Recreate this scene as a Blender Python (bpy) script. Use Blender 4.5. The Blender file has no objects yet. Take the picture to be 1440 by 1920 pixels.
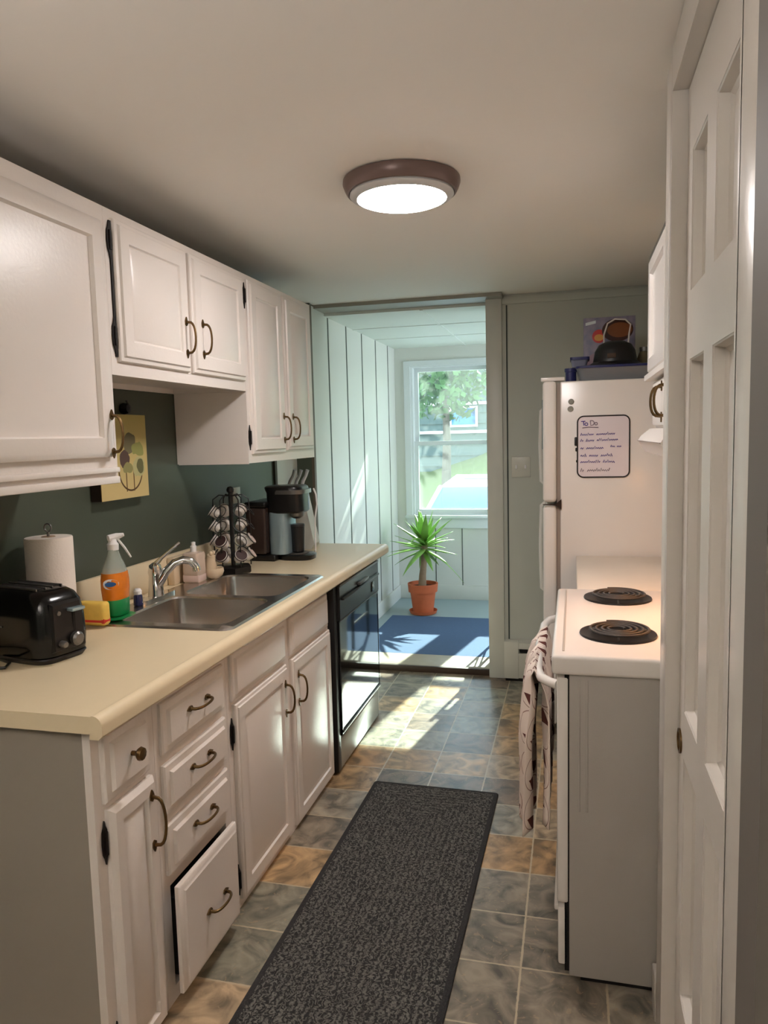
import bpy, bmesh, math, random
from mathutils import Vector, Matrix
random.seed(7)
S = bpy.context.scene
COL = S.collection
V = Vector
PI = math.pi

# ------------------------------------------------------------------ materials
def lin(c):
    r = []
    for v in c[:3]:
        v = v / 255.0
        r.append(v / 12.92 if v <= 0.04045 else ((v + 0.055) / 1.055) ** 2.4)
    return (r[0], r[1], r[2], 1.0)

MATS = {}
def mat(name, rgb, rough=0.5, metal=0.0, var=0.05, vscale=8.0, bump=0.0, bscale=60.0, spec=0.5,
        trans=0.0, ior=1.45, emit=None, estr=0.0, alpha=1.0, coat=0.0, sss=0.0):
    m = bpy.data.materials.new(name)
    m.use_nodes = True
    nt = m.node_tree
    b = nt.nodes['Principled BSDF']
    base = lin(rgb)
    tc = nt.nodes.new('ShaderNodeTexCoord')
    nz = nt.nodes.new('ShaderNodeTexNoise')
    nz.inputs['Scale'].default_value = vscale
    nz.inputs['Detail'].default_value = 4
    nt.links.new(tc.outputs['Object'], nz.inputs['Vector'])
    mx = nt.nodes.new('ShaderNodeMix'); mx.data_type = 'RGBA'
    mx.inputs['A'].default_value = tuple(max(0, v * (1 - var)) for v in base[:3]) + (1,)
    mx.inputs['B'].default_value = tuple(min(1, v * (1 + var)) for v in base[:3]) + (1,)
    nt.links.new(nz.outputs['Fac'], mx.inputs['Factor'])
    nt.links.new(mx.outputs['Result'], b.inputs['Base Color'])
    b.inputs['Roughness'].default_value = rough
    b.inputs['Metallic'].default_value = metal
    b.inputs['Specular IOR Level'].default_value = spec
    b.inputs['IOR'].default_value = ior
    b.inputs['Transmission Weight'].default_value = trans
    b.inputs['Alpha'].default_value = alpha
    b.inputs['Coat Weight'].default_value = coat
    if emit:
        b.inputs['Emission Color'].default_value = lin(emit)
        b.inputs['Emission Strength'].default_value = estr
    if bump:
        n2 = nt.nodes.new('ShaderNodeTexNoise')
        n2.inputs['Scale'].default_value = bscale
        n2.inputs['Detail'].default_value = 5
        nt.links.new(tc.outputs['Object'], n2.inputs['Vector'])
        bp = nt.nodes.new('ShaderNodeBump')
        bp.inputs['Strength'].default_value = bump
        bp.inputs['Distance'].default_value = 0.004
        nt.links.new(n2.outputs['Fac'], bp.inputs['Height'])
        nt.links.new(bp.outputs['Normal'], b.inputs['Normal'])
    MATS[name] = m
    return m

class NG:
    """tiny node-graph helper"""
    def __init__(s, m): s.nt = m.node_tree; s.b = s.nt.nodes['Principled BSDF']
    def n(s, t, **k):
        x = s.nt.nodes.new(t)
        for a, v in k.items(): setattr(x, a, v)
        return x
    def l(s, a, b): s.nt.links.new(a, b)
    def math(s, op, a, b=None, c=None):
        x = s.n('ShaderNodeMath', operation=op)
        for i, v in enumerate((a, b, c)):
            if v is None: continue
            if isinstance(v, (int, float)): x.inputs[i].default_value = v
            else: s.l(v, x.inputs[i])
        return x.outputs[0]
    def mix(s, f, a, b, blend='MIX'):
        x = s.n('ShaderNodeMix', data_type='RGBA', blend_type=blend)
        for k, v in (('Factor', f), ('A', a), ('B', b)):
            if isinstance(v, (int, float)): x.inputs[k].default_value = v
            elif isinstance(v, tuple): x.inputs[k].default_value = v
            else: s.l(v, x.inputs[k])
        return x.outputs['Result']

W_SIDE = mat('cabinet_side_shaded_paint', (148, 140, 129), 0.45, var=0.03)  # white cabinet side darkened, its shade put into the colour
W_CAB = mat('cabinet_white_paint', (226, 218, 211), 0.30, var=0.03, vscale=5, bump=0.12, bscale=90)
W_TRIM = mat('trim_white_paint', (205, 205, 196), 0.35, var=0.03)
W_DOOR = mat('door_white_paint', (214, 208, 200), 0.30, var=0.03, bump=0.1, bscale=60)
W_APPL = mat('appliance_white_enamel', (232, 226, 220), 0.22, var=0.01)
W_APPL_SIDE = mat('appliance_side_textured_shaded', (172, 166, 158), 0.45, var=0.02, bump=0.15, bscale=400)  # white enamel darkened so the stove side's shade sits in the colour
SAGE = mat('sage_wall_paint', (192, 194, 184), 0.55, var=0.02, bump=0.05)
SUNW = mat('sunroom_wall_paint', (218, 220, 214), 0.42, var=0.03, vscale=3)
SUNW_GROOVE = mat('panel_groove_shade', (62, 70, 66), 0.7)
GREEN = mat('dark_green_wall_paint', (72, 78, 66), 0.42, var=0.06, vscale=4)
CEIL = mat('ceiling_paint', (240, 235, 228), 0.75, var=0.02, vscale=2, bump=0.15, bscale=35)
SUNCEIL = mat('sunroom_ceiling_paint', (220, 226, 220), 0.7, var=0.02)
COUNTER = mat('cream_laminate', (224, 207, 174), 0.33, var=0.02, vscale=30)
STEEL = mat('brushed_steel', (196, 190, 184), 0.26, metal=1.0, var=0.06, vscale=12)
CHROME = mat('chrome', (215, 215, 215), 0.08, metal=1.0, var=0.01)
BRASS = mat('antique_brass', (105, 82, 52), 0.35, metal=0.9, var=0.2, vscale=60)
HINGE = mat('black_hinge_metal', (28, 22, 20), 0.5, metal=0.5)
BLACK = mat('gloss_black', (10, 10, 11), 0.06, var=0.02, coat=0.5)
BLACKT = mat('toaster_black', (6, 6, 7), 0.16, var=0.02)
BLACKP = mat('black_plastic', (18, 17, 17), 0.28, var=0.05)
BLACKM = mat('black_satin', (20, 19, 20), 0.4, var=0.05)
GREYM = mat('grey_metal', (120, 118, 116), 0.3, metal=0.8)
BRONZE = mat('lamp_bronze', (122, 102, 96), 0.35, metal=0.35, var=0.03)
LENS = mat('lamp_lens', (255, 250, 245), 0.4, emit=(255, 248, 246), estr=43.0)
LENS2 = mat('fill_lamp_lens', (255, 250, 245), 0.4, emit=(255, 248, 245), estr=160.0)  # glow of the added uplight behind the camera
LENS_EDGE = mat('lamp_lens_rim', (205, 205, 205), 0.3)
BULB = mat('hood_bulb', (255, 230, 200), 0.4, emit=(255, 178, 110), estr=60.0)
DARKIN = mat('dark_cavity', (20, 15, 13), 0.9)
PAPER = mat('paper_towel', (226, 216, 206), 0.9, var=0.02, bump=0.4, bscale=160)
TERRA = mat('terracotta', (190, 98, 60), 0.75, var=0.1, vscale=20, bump=0.2)
SOIL = mat('potting_soil', (60, 42, 30), 0.95, var=0.3, vscale=80, bump=0.6)
TRUNK = mat('plant_trunk', (140, 118, 95), 0.85, var=0.2, vscale=40, bump=0.5, bscale=80)
LEAF = mat('plant_leaf', (126, 172, 78), 0.35, var=0.3, vscale=14)
BLUERUG = mat('blue_rug_fabric', (74, 96, 128), 0.95, var=0.1, vscale=60, bump=0.4, bscale=300)
CREAM = mat('cream_ceramic', (216, 196, 166), 0.3, var=0.04)
CLEARPL = mat('clear_plastic', (205, 216, 206), 0.12, var=0.0, alpha=0.38)
GREENPL = mat('green_plastic', (20, 130, 70), 0.3, var=0.05)
ORANGE = mat('orange_liquid_label', (214, 120, 30), 0.25, var=0.25, vscale=30)
BLUEL = mat('blue_label', (40, 96, 160), 0.4)
WHITEL = mat('white_label', (232, 230, 228), 0.45)
REDP = mat('red_print', (200, 50, 40), 0.45)
YELP = mat('yellow_print', (226, 190, 90), 0.5, var=0.15, vscale=50)
PINKL = mat('pod_foil_lid', (214, 190, 184), 0.4, var=0.05)
PODC = mat('pod_cup', (222, 216, 208), 0.35)
PODD = mat('pod_dark_foil', (60, 40, 38), 0.35)
BROWNT = mat('brown_smoked_plastic', (52, 40, 36), 0.2)
SILVER = mat('silver_plastic', (150, 172, 180), 0.25, metal=0.5)
BLUELID = mat('navy_plastic_lid', (38, 42, 92), 0.35)
BINP = mat('translucent_bin', (120, 122, 126), 0.3, var=0.03)
PURPLE = mat('marker_ink', (46, 30, 140), 0.5)
GREYINK = mat('faded_marker_ink', (120, 105, 120), 0.5)
BOARDF = mat('board_black_edge', (34, 24, 24), 0.5)
WBOARD = mat('whiteboard_face', (228, 218, 222), 0.2)
CARW = mat('white_car_paint', (172, 178, 180), 0.25, coat=0.6)
CARG = mat('car_glass', (36, 88, 140), 0.06, metal=0.7)  # blue base colour carries the reflection of the sky
TIRE = mat('tyre_rubber', (26, 26, 28), 0.8)
GRASS = mat('outdoor_grass', (88, 98, 42), 0.9, var=0.3, vscale=3, bump=0.5, bscale=20)
DRIVE = mat('asphalt', (78, 82, 80), 0.9, var=0.15, vscale=6)
SIDING = mat('grey_siding', (76, 92, 88), 0.7)
ROOFM = mat('roof_shingle', (120, 128, 126), 0.9, var=0.2, vscale=10)
TREEF = mat('tree_foliage', (62, 96, 44), 0.8, var=0.4, vscale=2)
BARK = mat('tree_bark', (98, 88, 76), 0.9, var=0.3)
CHAIRW = mat('chair_white_seat', (215, 220, 225), 0.4)
HEATM = mat('baseboard_heater_paint', (208, 206, 194), 0.4, var=0.02)
PLATE = mat('switch_plate_plastic', (206, 204, 192), 0.3)
GLASSM = None

# floor: slate tile-look vinyl
def floor_mat():
    m = mat('slate_tile_vinyl', (120, 110, 95), 0.32)
    g = NG(m)
    T = 0.232
    tc = g.n('ShaderNodeTexCoord'); sp = g.n('ShaderNodeSeparateXYZ'); g.l(tc.outputs['Object'], sp.inputs[0])
    x = g.math('DIVIDE', g.math('ADD', sp.outputs[0], 0.143 + T * 20), T)
    y = g.math('DIVIDE', g.math('ADD', sp.outputs[1], -1.994 + T * 20), T)
    fx, fy = g.math('FLOOR', x), g.math('FLOOR', y)
    rx, ry = g.math('FRACT', x), g.math('FRACT', y)
    ex = g.math('MINIMUM', rx, g.math('SUBTRACT', 1.0, rx))
    ey = g.math('MINIMUM', ry, g.math('SUBTRACT', 1.0, ry))
    wob = g.n('ShaderNodeTexNoise'); wob.inputs['Scale'].default_value = 60; g.l(tc.outputs['Object'], wob.inputs['Vector'])
    e = g.math('ADD', g.math('MINIMUM', ex, ey), g.math('MULTIPLY', g.math('SUBTRACT', wob.outputs['Fac'], 0.5), 0.02))
    grout = g.math('LESS_THAN', e, 0.013)
    cb = g.n('ShaderNodeCombineXYZ'); g.l(fx, cb.inputs[0]); g.l(fy, cb.inputs[1])
    wn = g.n('ShaderNodeTexWhiteNoise', noise_dimensions='2D'); g.l(cb.outputs[0], wn.inputs['Vector'])
    cr = g.n('ShaderNodeValToRGB'); cr.color_ramp.interpolation = 'CONSTANT'
    cols = [(0.0, (128, 120, 108)), (0.2, (158, 128, 92)), (0.36, (142, 136, 124)), (0.52, (112, 98, 86)), (0.66, (170, 144, 110)), (0.8, (130, 128, 116)), (0.9, (160, 142, 118))]
    el = cr.color_ramp.elements
    el[0].position = 0; el[0].color = lin(cols[0][1]); el[1].position = cols[1][0]; el[1].color = lin(cols[1][1])
    for p, c in cols[2:]:
        q = el.new(p); q.color = lin(c)
    g.l(wn.outputs['Value'], cr.inputs['Fac'])
    # per-tile veins
    off = g.n('ShaderNodeVectorMath', operation='MULTIPLY_ADD'); g.l(wn.outputs['Color'], off.inputs[0]); off.inputs[1].default_value = (9, 9, 9); g.l(tc.outputs['Object'], off.inputs[2])
    vn = g.n('ShaderNodeTexNoise'); vn.inputs['Scale'].default_value = 9; vn.inputs['Detail'].default_value = 8; vn.inputs['Distortion'].default_value = 1.6
    g.l(off.outputs[0], vn.inputs['Vector'])
    vr = g.n('ShaderNodeValToRGB'); vr.color_ramp.elements[0].position = 0.34; vr.color_ramp.elements[0].color = (0.42, 0.42, 0.42, 1)
    vr.color_ramp.elements[1].position = 0.66; vr.color_ramp.elements[1].color = (1.45, 1.38, 1.28, 1)
    g.l(vn.outputs['Fac'], vr.inputs['Fac'])
    col = g.mix(1.0, cr.outputs['Color'], vr.outputs['Color'], 'MULTIPLY')
    v2 = g.n('ShaderNodeTexNoise'); v2.inputs['Scale'].default_value = 26; v2.inputs['Detail'].default_value = 6; v2.inputs['Distortion'].default_value = 2.5
    g.l(off.outputs[0], v2.inputs['Vector'])
    spot = g.math('GREATER_THAN', v2.outputs['Fac'], 0.64)
    col = g.mix(g.math('MULTIPLY', spot, 0.35), col, lin((176, 150, 118)))
    col = g.mix(grout, col, lin((180, 164, 138)))
    g.l(col, g.b.inputs['Base Color'])
    bp = g.n('ShaderNodeBump'); bp.inputs['Strength'].default_value = 0.35; bp.inputs['Distance'].default_value = 0.003
    h = g.math('SUBTRACT', vn.outputs['Fac'], g.math('MULTIPLY', grout, 0.5))
    g.l(h, bp.inputs['Height']); g.l(bp.outputs['Normal'], g.b.inputs['Normal'])
    g.b.inputs['Roughness'].default_value = 0.34
    return m
FLOORM = floor_mat()

def rug_mat():
    m = mat('charcoal_textured_rug', (70, 68, 66), 0.95)
    g = NG(m)
    tc = g.n('ShaderNodeTexCoord'); sp = g.n('ShaderNodeSeparateXYZ'); g.l(tc.outputs['Object'], sp.inputs[0])
    # object origin at rug centre; half sizes HX, HY
    HX, HY = 0.2685, 0.93
    ax = g.math('SUBTRACT', HX, g.math('ABSOLUTE', sp.outputs[0]))
    ay = g.math('SUBTRACT', HY, g.math('ABSOLUTE', sp.outputs[1]))
    ed = g.math('MINIMUM', ax, ay)
    nz = g.n('ShaderNodeTexNoise'); nz.inputs['Scale'].default_value = 45; nz.inputs['Detail'].default_value = 3; nz.inputs['Distortion'].default_value = 2.0
    g.l(tc.outputs['Object'], nz.inputs['Vector'])
    ph = g.math('ADD', g.math('MULTIPLY', ed, 300), g.math('MULTIPLY', nz.outputs['Fac'], 20))
    rib = g.math('MULTIPLY', g.math('ADD', g.math('SINE', ph), 1.0), 0.5)
    n3 = g.n('ShaderNodeTexNoise'); n3.inputs['Scale'].default_value = 130; n3.inputs['Detail'].default_value = 4; g.l(tc.outputs['Object'], n3.inputs['Vector'])
    h = g.math('MULTIPLY', rib, n3.outputs['Fac'])
    cr = g.n('ShaderNodeValToRGB')
    cr.color_ramp.elements[0].position = 0.08; cr.color_ramp.elements[0].color = lin((42, 41, 40))
    cr.color_ramp.elements[1].position = 0.55; cr.color_ramp.elements[1].color = lin((116, 112, 106))
    g.l(h, cr.inputs['Fac'])
    border = g.math('LESS_THAN', ed, 0.018)
    g.l(g.mix(border, cr.outputs['Color'], lin((52, 50, 50))), g.b.inputs['Base Color'])
    bp = g.n('ShaderNodeBump'); bp.inputs['Strength'].default_value = 0.9; bp.inputs['Distance'].default_value = 0.006
    g.l(h, bp.inputs['Height']); g.l(bp.outputs['Normal'], g.b.inputs['Normal'])
    return m
RUGM = rug_mat()

def towel_mat():
    m = mat('printed_dish_towel_cloth', (226, 208, 196), 0.9)
    g = NG(m)
    tc = g.n('ShaderNodeTexCoord'); sp = g.n('ShaderNodeSeparateXYZ'); g.l(tc.outputs['UV'], sp.inputs[0])
    u = g.math('MULTIPLY', sp.outputs[0], 7.0); v = g.math('MULTIPLY', sp.outputs[1], 6.0)
    fu, fv = g.math('FRACT', u), g.math('FRACT', v)
    du = g.math('ABSOLUTE', g.math('SUBTRACT', fu, 0.5))
    tri = g.math('MULTIPLY', g.math('LESS_THAN', du, g.math('MULTIPLY', fv, 0.85)), g.math('LESS_THAN', fv, 0.36))
    dv = g.math('SUBTRACT', fv, 0.5)
    r = g.math('SQRT', g.math('ADD', g.math('MULTIPLY', du, du), g.math('MULTIPLY', dv, dv)))
    arc = g.math('LESS_THAN', g.math('ABSOLUTE', g.math('SUBTRACT', r, 0.47)), 0.011)
    c1 = g.mix(tri, lin((228, 212, 200)), lin((92, 44, 36)))
    c2 = g.mix(g.math('MULTIPLY', arc, 0.8), c1, lin((120, 70, 52)))
    g.l(c2, g.b.inputs['Base Color'])
    return m
TOWELM = towel_mat()

def pane_mat(name, tint, gl=0.06, haze=0.0):
    m = bpy.data.materials.new(name); m.use_nodes = True
    nt = m.node_tree; nt.nodes.clear()
    out = nt.nodes.new('ShaderNodeOutputMaterial')
    tr = nt.nodes.new('ShaderNodeBsdfTransparent'); tr.inputs[0].default_value = tint
    g_ = nt.nodes.new('ShaderNodeBsdfGlossy'); g_.inputs['Roughness'].default_value = 0.02
    lw = nt.nodes.new('ShaderNodeFresnel'); lw.inputs['IOR'].default_value = 1.35
    mx = nt.nodes.new('ShaderNodeMixShader')
    nt.links.new(lw.outputs[0], mx.inputs[0]); nt.links.new(tr.outputs[0], mx.inputs[1]); nt.links.new(g_.outputs[0], mx.inputs[2])
    last = mx
    if haze:
        df = nt.nodes.new('ShaderNodeBsdfTranslucent'); df.inputs[0].default_value = (0.85, 0.95, 0.93, 1)
        m2 = nt.nodes.new('ShaderNodeMixShader'); m2.inputs[0].default_value = haze
        nt.links.new(mx.outputs[0], m2.inputs[1]); nt.links.new(df.outputs[0], m2.inputs[2]); last = m2
    nt.links.new(last.outputs[0], out.inputs['Surface'])
    return m
GLASSM = pane_mat('window_glass', (0.95, 0.99, 0.98, 1))
SCREENM = pane_mat('insect_screen', (0.9, 0.96, 0.95, 1), haze=0.028)

def canvas_mat():
    """cream canvas with a generic grey-green flower and thin stems (procedural)"""
    m = mat('painted_canvas', (206, 190, 130), 0.7)
    g = NG(m)
    tc = g.n('ShaderNodeTexCoord'); sp = g.n('ShaderNodeSeparateXYZ'); g.l(tc.outputs['UV'], sp.inputs[0])
    u, v = sp.outputs[0], sp.outputs[1]
    nz = g.n('ShaderNodeTexNoise'); nz.inputs['Scale'].default_value = 5; g.l(tc.outputs['UV'], nz.inputs['Vector'])
    wob = g.math('MULTIPLY', g.math('SUBTRACT', nz.outputs['Fac'], 0.5), 0.10)
    col = g.mix(v, lin((206, 184, 128)), lin((170, 156, 92)))
    def ell(col, cx, cy, rx, ry, rgb, rot=0.0):
        dx = g.math('SUBTRACT', g.math('ADD', u, wob), cx); dy = g.math('SUBTRACT', g.math('ADD', v, wob), cy)
        c, s = math.cos(rot), math.sin(rot)
        X = g.math('ADD', g.math('MULTIPLY', dx, c), g.math('MULTIPLY', dy, s))
        Y = g.math('SUBTRACT', g.math('MULTIPLY', dy, c), g.math('MULTIPLY', dx, s))
        X = g.math('DIVIDE', X, rx); Y = g.math('DIVIDE', Y, ry)
        d = g.math('ADD', g.math('MULTIPLY', X, X), g.math('MULTIPLY', Y, Y))
        return g.mix(g.math('LESS_THAN', d, 1.0), col, lin(rgb))
    def ring(col, cx, cy, r, w, rgb, top):
        dx = g.math('SUBTRACT', u, cx); dy = g.math('SUBTRACT', v, cy)
        d = g.math('SQRT', g.math('ADD', g.math('MULTIPLY', dx, dx), g.math('MULTIPLY', dy, dy)))
        k = g.math('LESS_THAN', g.math('ABSOLUTE', g.math('SUBTRACT', d, r)), w)
        return g.mix(g.math('MULTIPLY', k, g.math('LESS_THAN', v, top)), col, lin(rgb))
    col = ring(col, 0.62, 0.34, 0.25, 0.011, (86, 62, 34), 0.32)
    def stem(col, x, y0, y1):
        k = g.math('LESS_THAN', g.math('ABSOLUTE', g.math('SUBTRACT', u, x)), 0.010)
        k = g.math('MULTIPLY', k, g.math('MULTIPLY', g.math('LESS_THAN', v, y1), g.math('GREATER_THAN', v, y0)))
        return g.mix(k, col, lin((96, 70, 36)))
    col = stem(col, 0.52, 0.08, 0.35); col = stem(col, 0.68, 0.08, 0.35)
    col = ell(col, 0.62, 0.66, 0.15, 0.12, (112, 106, 78), 0.6)
    col = ell(col, 0.50, 0.47, 0.11, 0.10, (84, 66, 58))
    col = ell(col, 0.80, 0.58, 0.14, 0.09, (142, 144, 82), -0.2)
    col = ell(col, 0.57, 0.36, 0.10, 0.07, (140, 136, 86))
    col = ell(col, 0.80, 0.36, 0.13, 0.12, (176, 172, 122))
    col = ell(col, 0.83, 0.37, 0.07, 0.09, (98, 98, 62), 0.4)
    g.l(col, g.b.inputs['Base Color'])
    return m
CANVAS = canvas_mat()

def box_art():
    m = mat('printed_box_art', (120, 120, 140), 0.4)
    g = NG(m)
    tc = g.n('ShaderNodeTexCoord'); sp = g.n('ShaderNodeSeparateXYZ'); g.l(tc.outputs['UV'], sp.inputs[0])
    u, v = sp.outputs[0], sp.outputs[1]
    nz = g.n('ShaderNodeTexNoise'); nz.inputs['Scale'].default_value = 6; g.l(tc.outputs['UV'], nz.inputs['Vector'])
    col = g.mix(nz.outputs['Fac'], lin((60, 74, 110)), lin((172, 158, 170)))
    def ell(col, cx, cy, rx, ry, rgb):
        X = g.math('DIVIDE', g.math('SUBTRACT', u, cx), rx); Y = g.math('DIVIDE', g.math('SUBTRACT', v, cy), ry)
        d = g.math('ADD', g.math('MULTIPLY', X, X), g.math('MULTIPLY', Y, Y))
        return g.mix(g.math('LESS_THAN', d, 1.0), col, lin(rgb))
    col = ell(col, 0.30, 0.72, 0.13, 0.10, (190, 40, 30)); col = ell(col, 0.30, 0.70, 0.09, 0.05, (214, 150, 60))
    col = ell(col, 0.66, 0.80, 0.30, 0.17, (60, 28, 20)); col = ell(col, 0.70, 0.80, 0.24, 0.11, (128, 72, 36))
    col = ell(col, 0.58, 0.56, 0.10, 0.08, (176, 92, 120)); col = ell(col, 0.2, 0.3, 0.14, 0.16, (150, 120, 132))
    k = g.math('MULTIPLY', g.math('LESS_THAN', g.math('ABSOLUTE', g.math('SUBTRACT', g.math('SUBTRACT', v, 0.9), g.math('MULTIPLY', u, 0.15))), 0.022), g.math('LESS_THAN', g.math('ABSOLUTE', g.math('SUBTRACT', u, 0.14)), 0.1))
    col = g.mix(k, col, lin((215, 222, 225)))
    g.l(col, g.b.inputs['Base Color'])
    return m
BOXART = box_art()

# ------------------------------------------------------------------ mesh helpers
def NB(): return bmesh.new()

def add_box(bm, x0, x1, y0, y1, z0, z1, bev=0.0, seg=2):
    t = bmesh.new()
    bmesh.ops.create_cube(t, size=1.0)
    for v in t.verts:
        v.co = V(((x0 + x1) / 2 + v.co.x * (x1 - x0), (y0 + y1) / 2 + v.co.y * (y1 - y0), (z0 + z1) / 2 + v.co.z * (z1 - z0)))
    if bev > 0:
        bev = min(bev, 0.45 * min(abs(x1 - x0), abs(y1 - y0), abs(z1 - z0)))
        bmesh.ops.bevel(t, geom=list(t.edges), offset=bev, segments=seg, profile=0.5, affect='EDGES')
    merge(bm, t)
    return bm

def merge(bm, t, M=None):
    mp = {}
    for v in t.verts:
        mp[v] = bm.verts.new(M @ v.co if M else v.co)
    for f in t.faces:
        try: bm.faces.new([mp[v] for v in f.verts])
        except ValueError: pass
    t.free()

def loft(bm, rings, cap0=True, cap1=True, closed=True):
    """rings: list of lists of points with equal count"""
    rv = [[bm.verts.new(V(p)) for p in r] for r in rings]
    n = len(rv[0])
    for a, b in zip(rv[:-1], rv[1:]):
        for i in range(n if closed else n - 1):
            j = (i + 1) % n
            try: bm.faces.new((a[i], a[j], b[j], b[i]))
            except ValueError: pass
    if cap0 and closed: bm.faces.new(rv[0][::-1])
    if cap1 and closed: bm.faces.new(rv[-1])
    return rv

def lathe(bm, cx, cy, prof, n=32, axis='z', cap0=True, cap1=True, sx=1, sy=1):
    """prof: list of (r, h)"""
    rings = []
    for r, h in prof:
        ring = []
        for i in range(n):
            a = 2 * PI * i / n
            p, q = r * math.cos(a) * sx, r * math.sin(a) * sy
            if axis == 'z': ring.append((cx + p, cy + q, h))
            elif axis == 'x': ring.append((h, cx + p, cy + q))
            else: ring.append((cx + p, h, cy + q))
        rings.append(ring)
    loft(bm, rings, cap0, cap1)
    return bm

def tube(bm, pts, rad, n=10, cap=True):
    """sweep circle along pts; rad number or list"""
    pts = [V(p) for p in pts]
    k = len(pts)
    rads = rad if isinstance(rad, (list, tuple)) else [rad] * k
    rings = []
    up = None
    for i, p in enumerate(pts):
        if i == 0: d = pts[1] - p
        elif i == k - 1: d = p - pts[i - 1]
        else: d = (pts[i + 1] - p).normalized() + (p - pts[i - 1]).normalized()
        d.normalize()
        if up is None:
            up = V((0, 0, 1)) if abs(d.z) < 0.9 else V((1, 0, 0))
        s = d.cross(up)
        if s.length < 1e-5: s = d.cross(V((0, 1, 0)))
        s.normalize(); u2 = s.cross(d).normalized(); up = u2
        rings.append([p + (s * math.cos(2 * PI * j / n) + u2 * math.sin(2 * PI * j / n)) * rads[i] for j in range(n)])
    loft(bm, rings, cap, cap)
    return bm

def arc_pts(c, r, a0, a1, n, u, v):
    c, u, v = V(c), V(u), V(v)
    return [c + u * (r * math.cos(a0 + (a1 - a0) * i / n)) + v * (r * math.sin(a0 + (a1 - a0) * i / n)) for i in range(n + 1)]

def prism(bm, pts2, o, ua, va, na, t0, t1):
    o, ua, va, na = V(o), V(ua), V(va), V(na)
    r0 = [o + ua * p[0] + va * p[1] + na * t0 for p in pts2]
    r1 = [o + ua * p[0] + va * p[1] + na * t1 for p in pts2]
    loft(bm, [r0, r1])
    return bm

def ringpanel(bm, o, ua, va, na, w, h, rings):
    """nested rectangles: (inset, height) -> solid raised panel"""
    o, ua, va, na = V(o), V(ua), V(va), V(na)
    rr = []
    for ins, t in rings:
        rr.append([o + ua * ins + va * ins + na * t, o + ua * (w - ins) + va * ins + na * t,
                   o + ua * (w - ins) + va * (h - ins) + na * t, o + ua * ins + va * (h - ins) + na * t])
    loft(bm, rr)
    return bm

def slab_holes(bm, o, ua, va, na, W, H, th, holes):
    """slab W x H with rectangular holes [(u0,u1,v0,v1)]"""
    o, ua, va, na = V(o), V(ua), V(va), V(na)
    us = sorted(set([0, W] + [x for h in holes for x in h[:2] if 0 < x < W]))
    vs = sorted(set([0, H] + [x for h in holes for x in h[2:] if 0 < x < H]))
    def inh(i, j):
        if i < 0 or j < 0 or i >= len(us) - 1 or j >= len(vs) - 1: return True
        cu, cv = (us[i] + us[i + 1]) / 2, (vs[j] + vs[j + 1]) / 2
        return any(h[0] < cu < h[1] and h[2] < cv < h[3] for h in holes)
    cache = {}
    def P(i, j, k):
        key = (i, j, k)
        if key not in cache:
            cache[key] = bm.verts.new(o + ua * us[i] + va * vs[j] + na * (th * k))
        return cache[key]
    for i in range(len(us) - 1):
        for j in range(len(vs) - 1):
            if inh(i, j): continue
            bm.faces.new((P(i, j, 0), P(i, j + 1, 0), P(i + 1, j + 1, 0), P(i + 1, j, 0)))
            bm.faces.new((P(i, j, 1), P(i + 1, j, 1), P(i + 1, j + 1, 1), P(i, j + 1, 1)))
            if inh(i - 1, j): bm.faces.new((P(i, j, 0), P(i, j, 1), P(i, j + 1, 1), P(i, j + 1, 0)))
            if inh(i + 1, j): bm.faces.new((P(i + 1, j, 0), P(i + 1, j + 1, 0), P(i + 1, j + 1, 1), P(i + 1, j, 1)))
            if inh(i, j - 1): bm.faces.new((P(i, j, 0), P(i + 1, j, 0), P(i + 1, j, 1), P(i, j, 1)))
            if inh(i, j + 1): bm.faces.new((P(i, j + 1, 0), P(i, j + 1, 1), P(i + 1, j + 1, 1), P(i + 1, j + 1, 0)))
    return bm

# ------------------------------------------------------------------ object helpers
def obj(name, bm, m, parent=None, smooth=35, origin=None, local=False, uv=None):
    bmesh.ops.remove_doubles(bm, verts=bm.verts, dist=1e-6)
    bmesh.ops.recalc_face_normals(bm, faces=bm.faces)
    root = parent
    while root is not None and root.parent is not None: root = root.parent
    if origin is None:
        if root is not None: origin = V((0, 0, 0)) if root.get('_local') else V(root['_o'])
        else: origin = V((0, 0, 0))
    origin = V(origin)
    if not (root is not None and root.get('_local')):
        for v in bm.verts: v.co -= origin
    if uv:
        lay = bm.loops.layers.uv.new('UVMap')
        for f in bm.faces:
            for lp in f.loops:
                lp[lay].uv = uv(lp.vert.co + origin)
    me = bpy.data.meshes.new(name)
    bm.to_mesh(me); bm.free()
    if smooth:
        for p in me.polygons: p.use_smooth = True
        me.set_sharp_from_angle(angle=math.radians(smooth))
    me.materials.append(m)
    o = bpy.data.objects.new(name, me)
    COL.objects.link(o)
    if parent is not None: o.parent = parent
    else:
        o.location = origin
        o['_o'] = tuple(origin)
    return o

def thing(name, label, cat, loc=(0, 0, 0), rz=0.0, group=None, local=False):
    o = bpy.data.objects.new(name, None)
    o.empty_display_size = 0.05
    COL.objects.link(o)
    o.location = loc; o.rotation_euler = (0, 0, rz)
    o['_o'] = tuple(loc)
    if local: o['_local'] = 1
    o['label'] = label; o['category'] = cat
    if group: o['group'] = group
    return o

def tag(o, label, cat, group=None, kind=None):
    o['label'] = label; o['category'] = cat
    if group: o['group'] = group
    if kind: o['kind'] = kind
    return o

def struct(name, bm, m, **k):
    o = obj(name, bm, m, **k); o['kind'] = 'structure'; return o

def copy_tree(o, parent=None):
    c = o.copy(); COL.objects.link(c)
    if parent: c.parent = parent
    for ch in [x for x in bpy.data.objects if x.parent == o]: copy_tree(ch, c)
    return c

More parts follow.
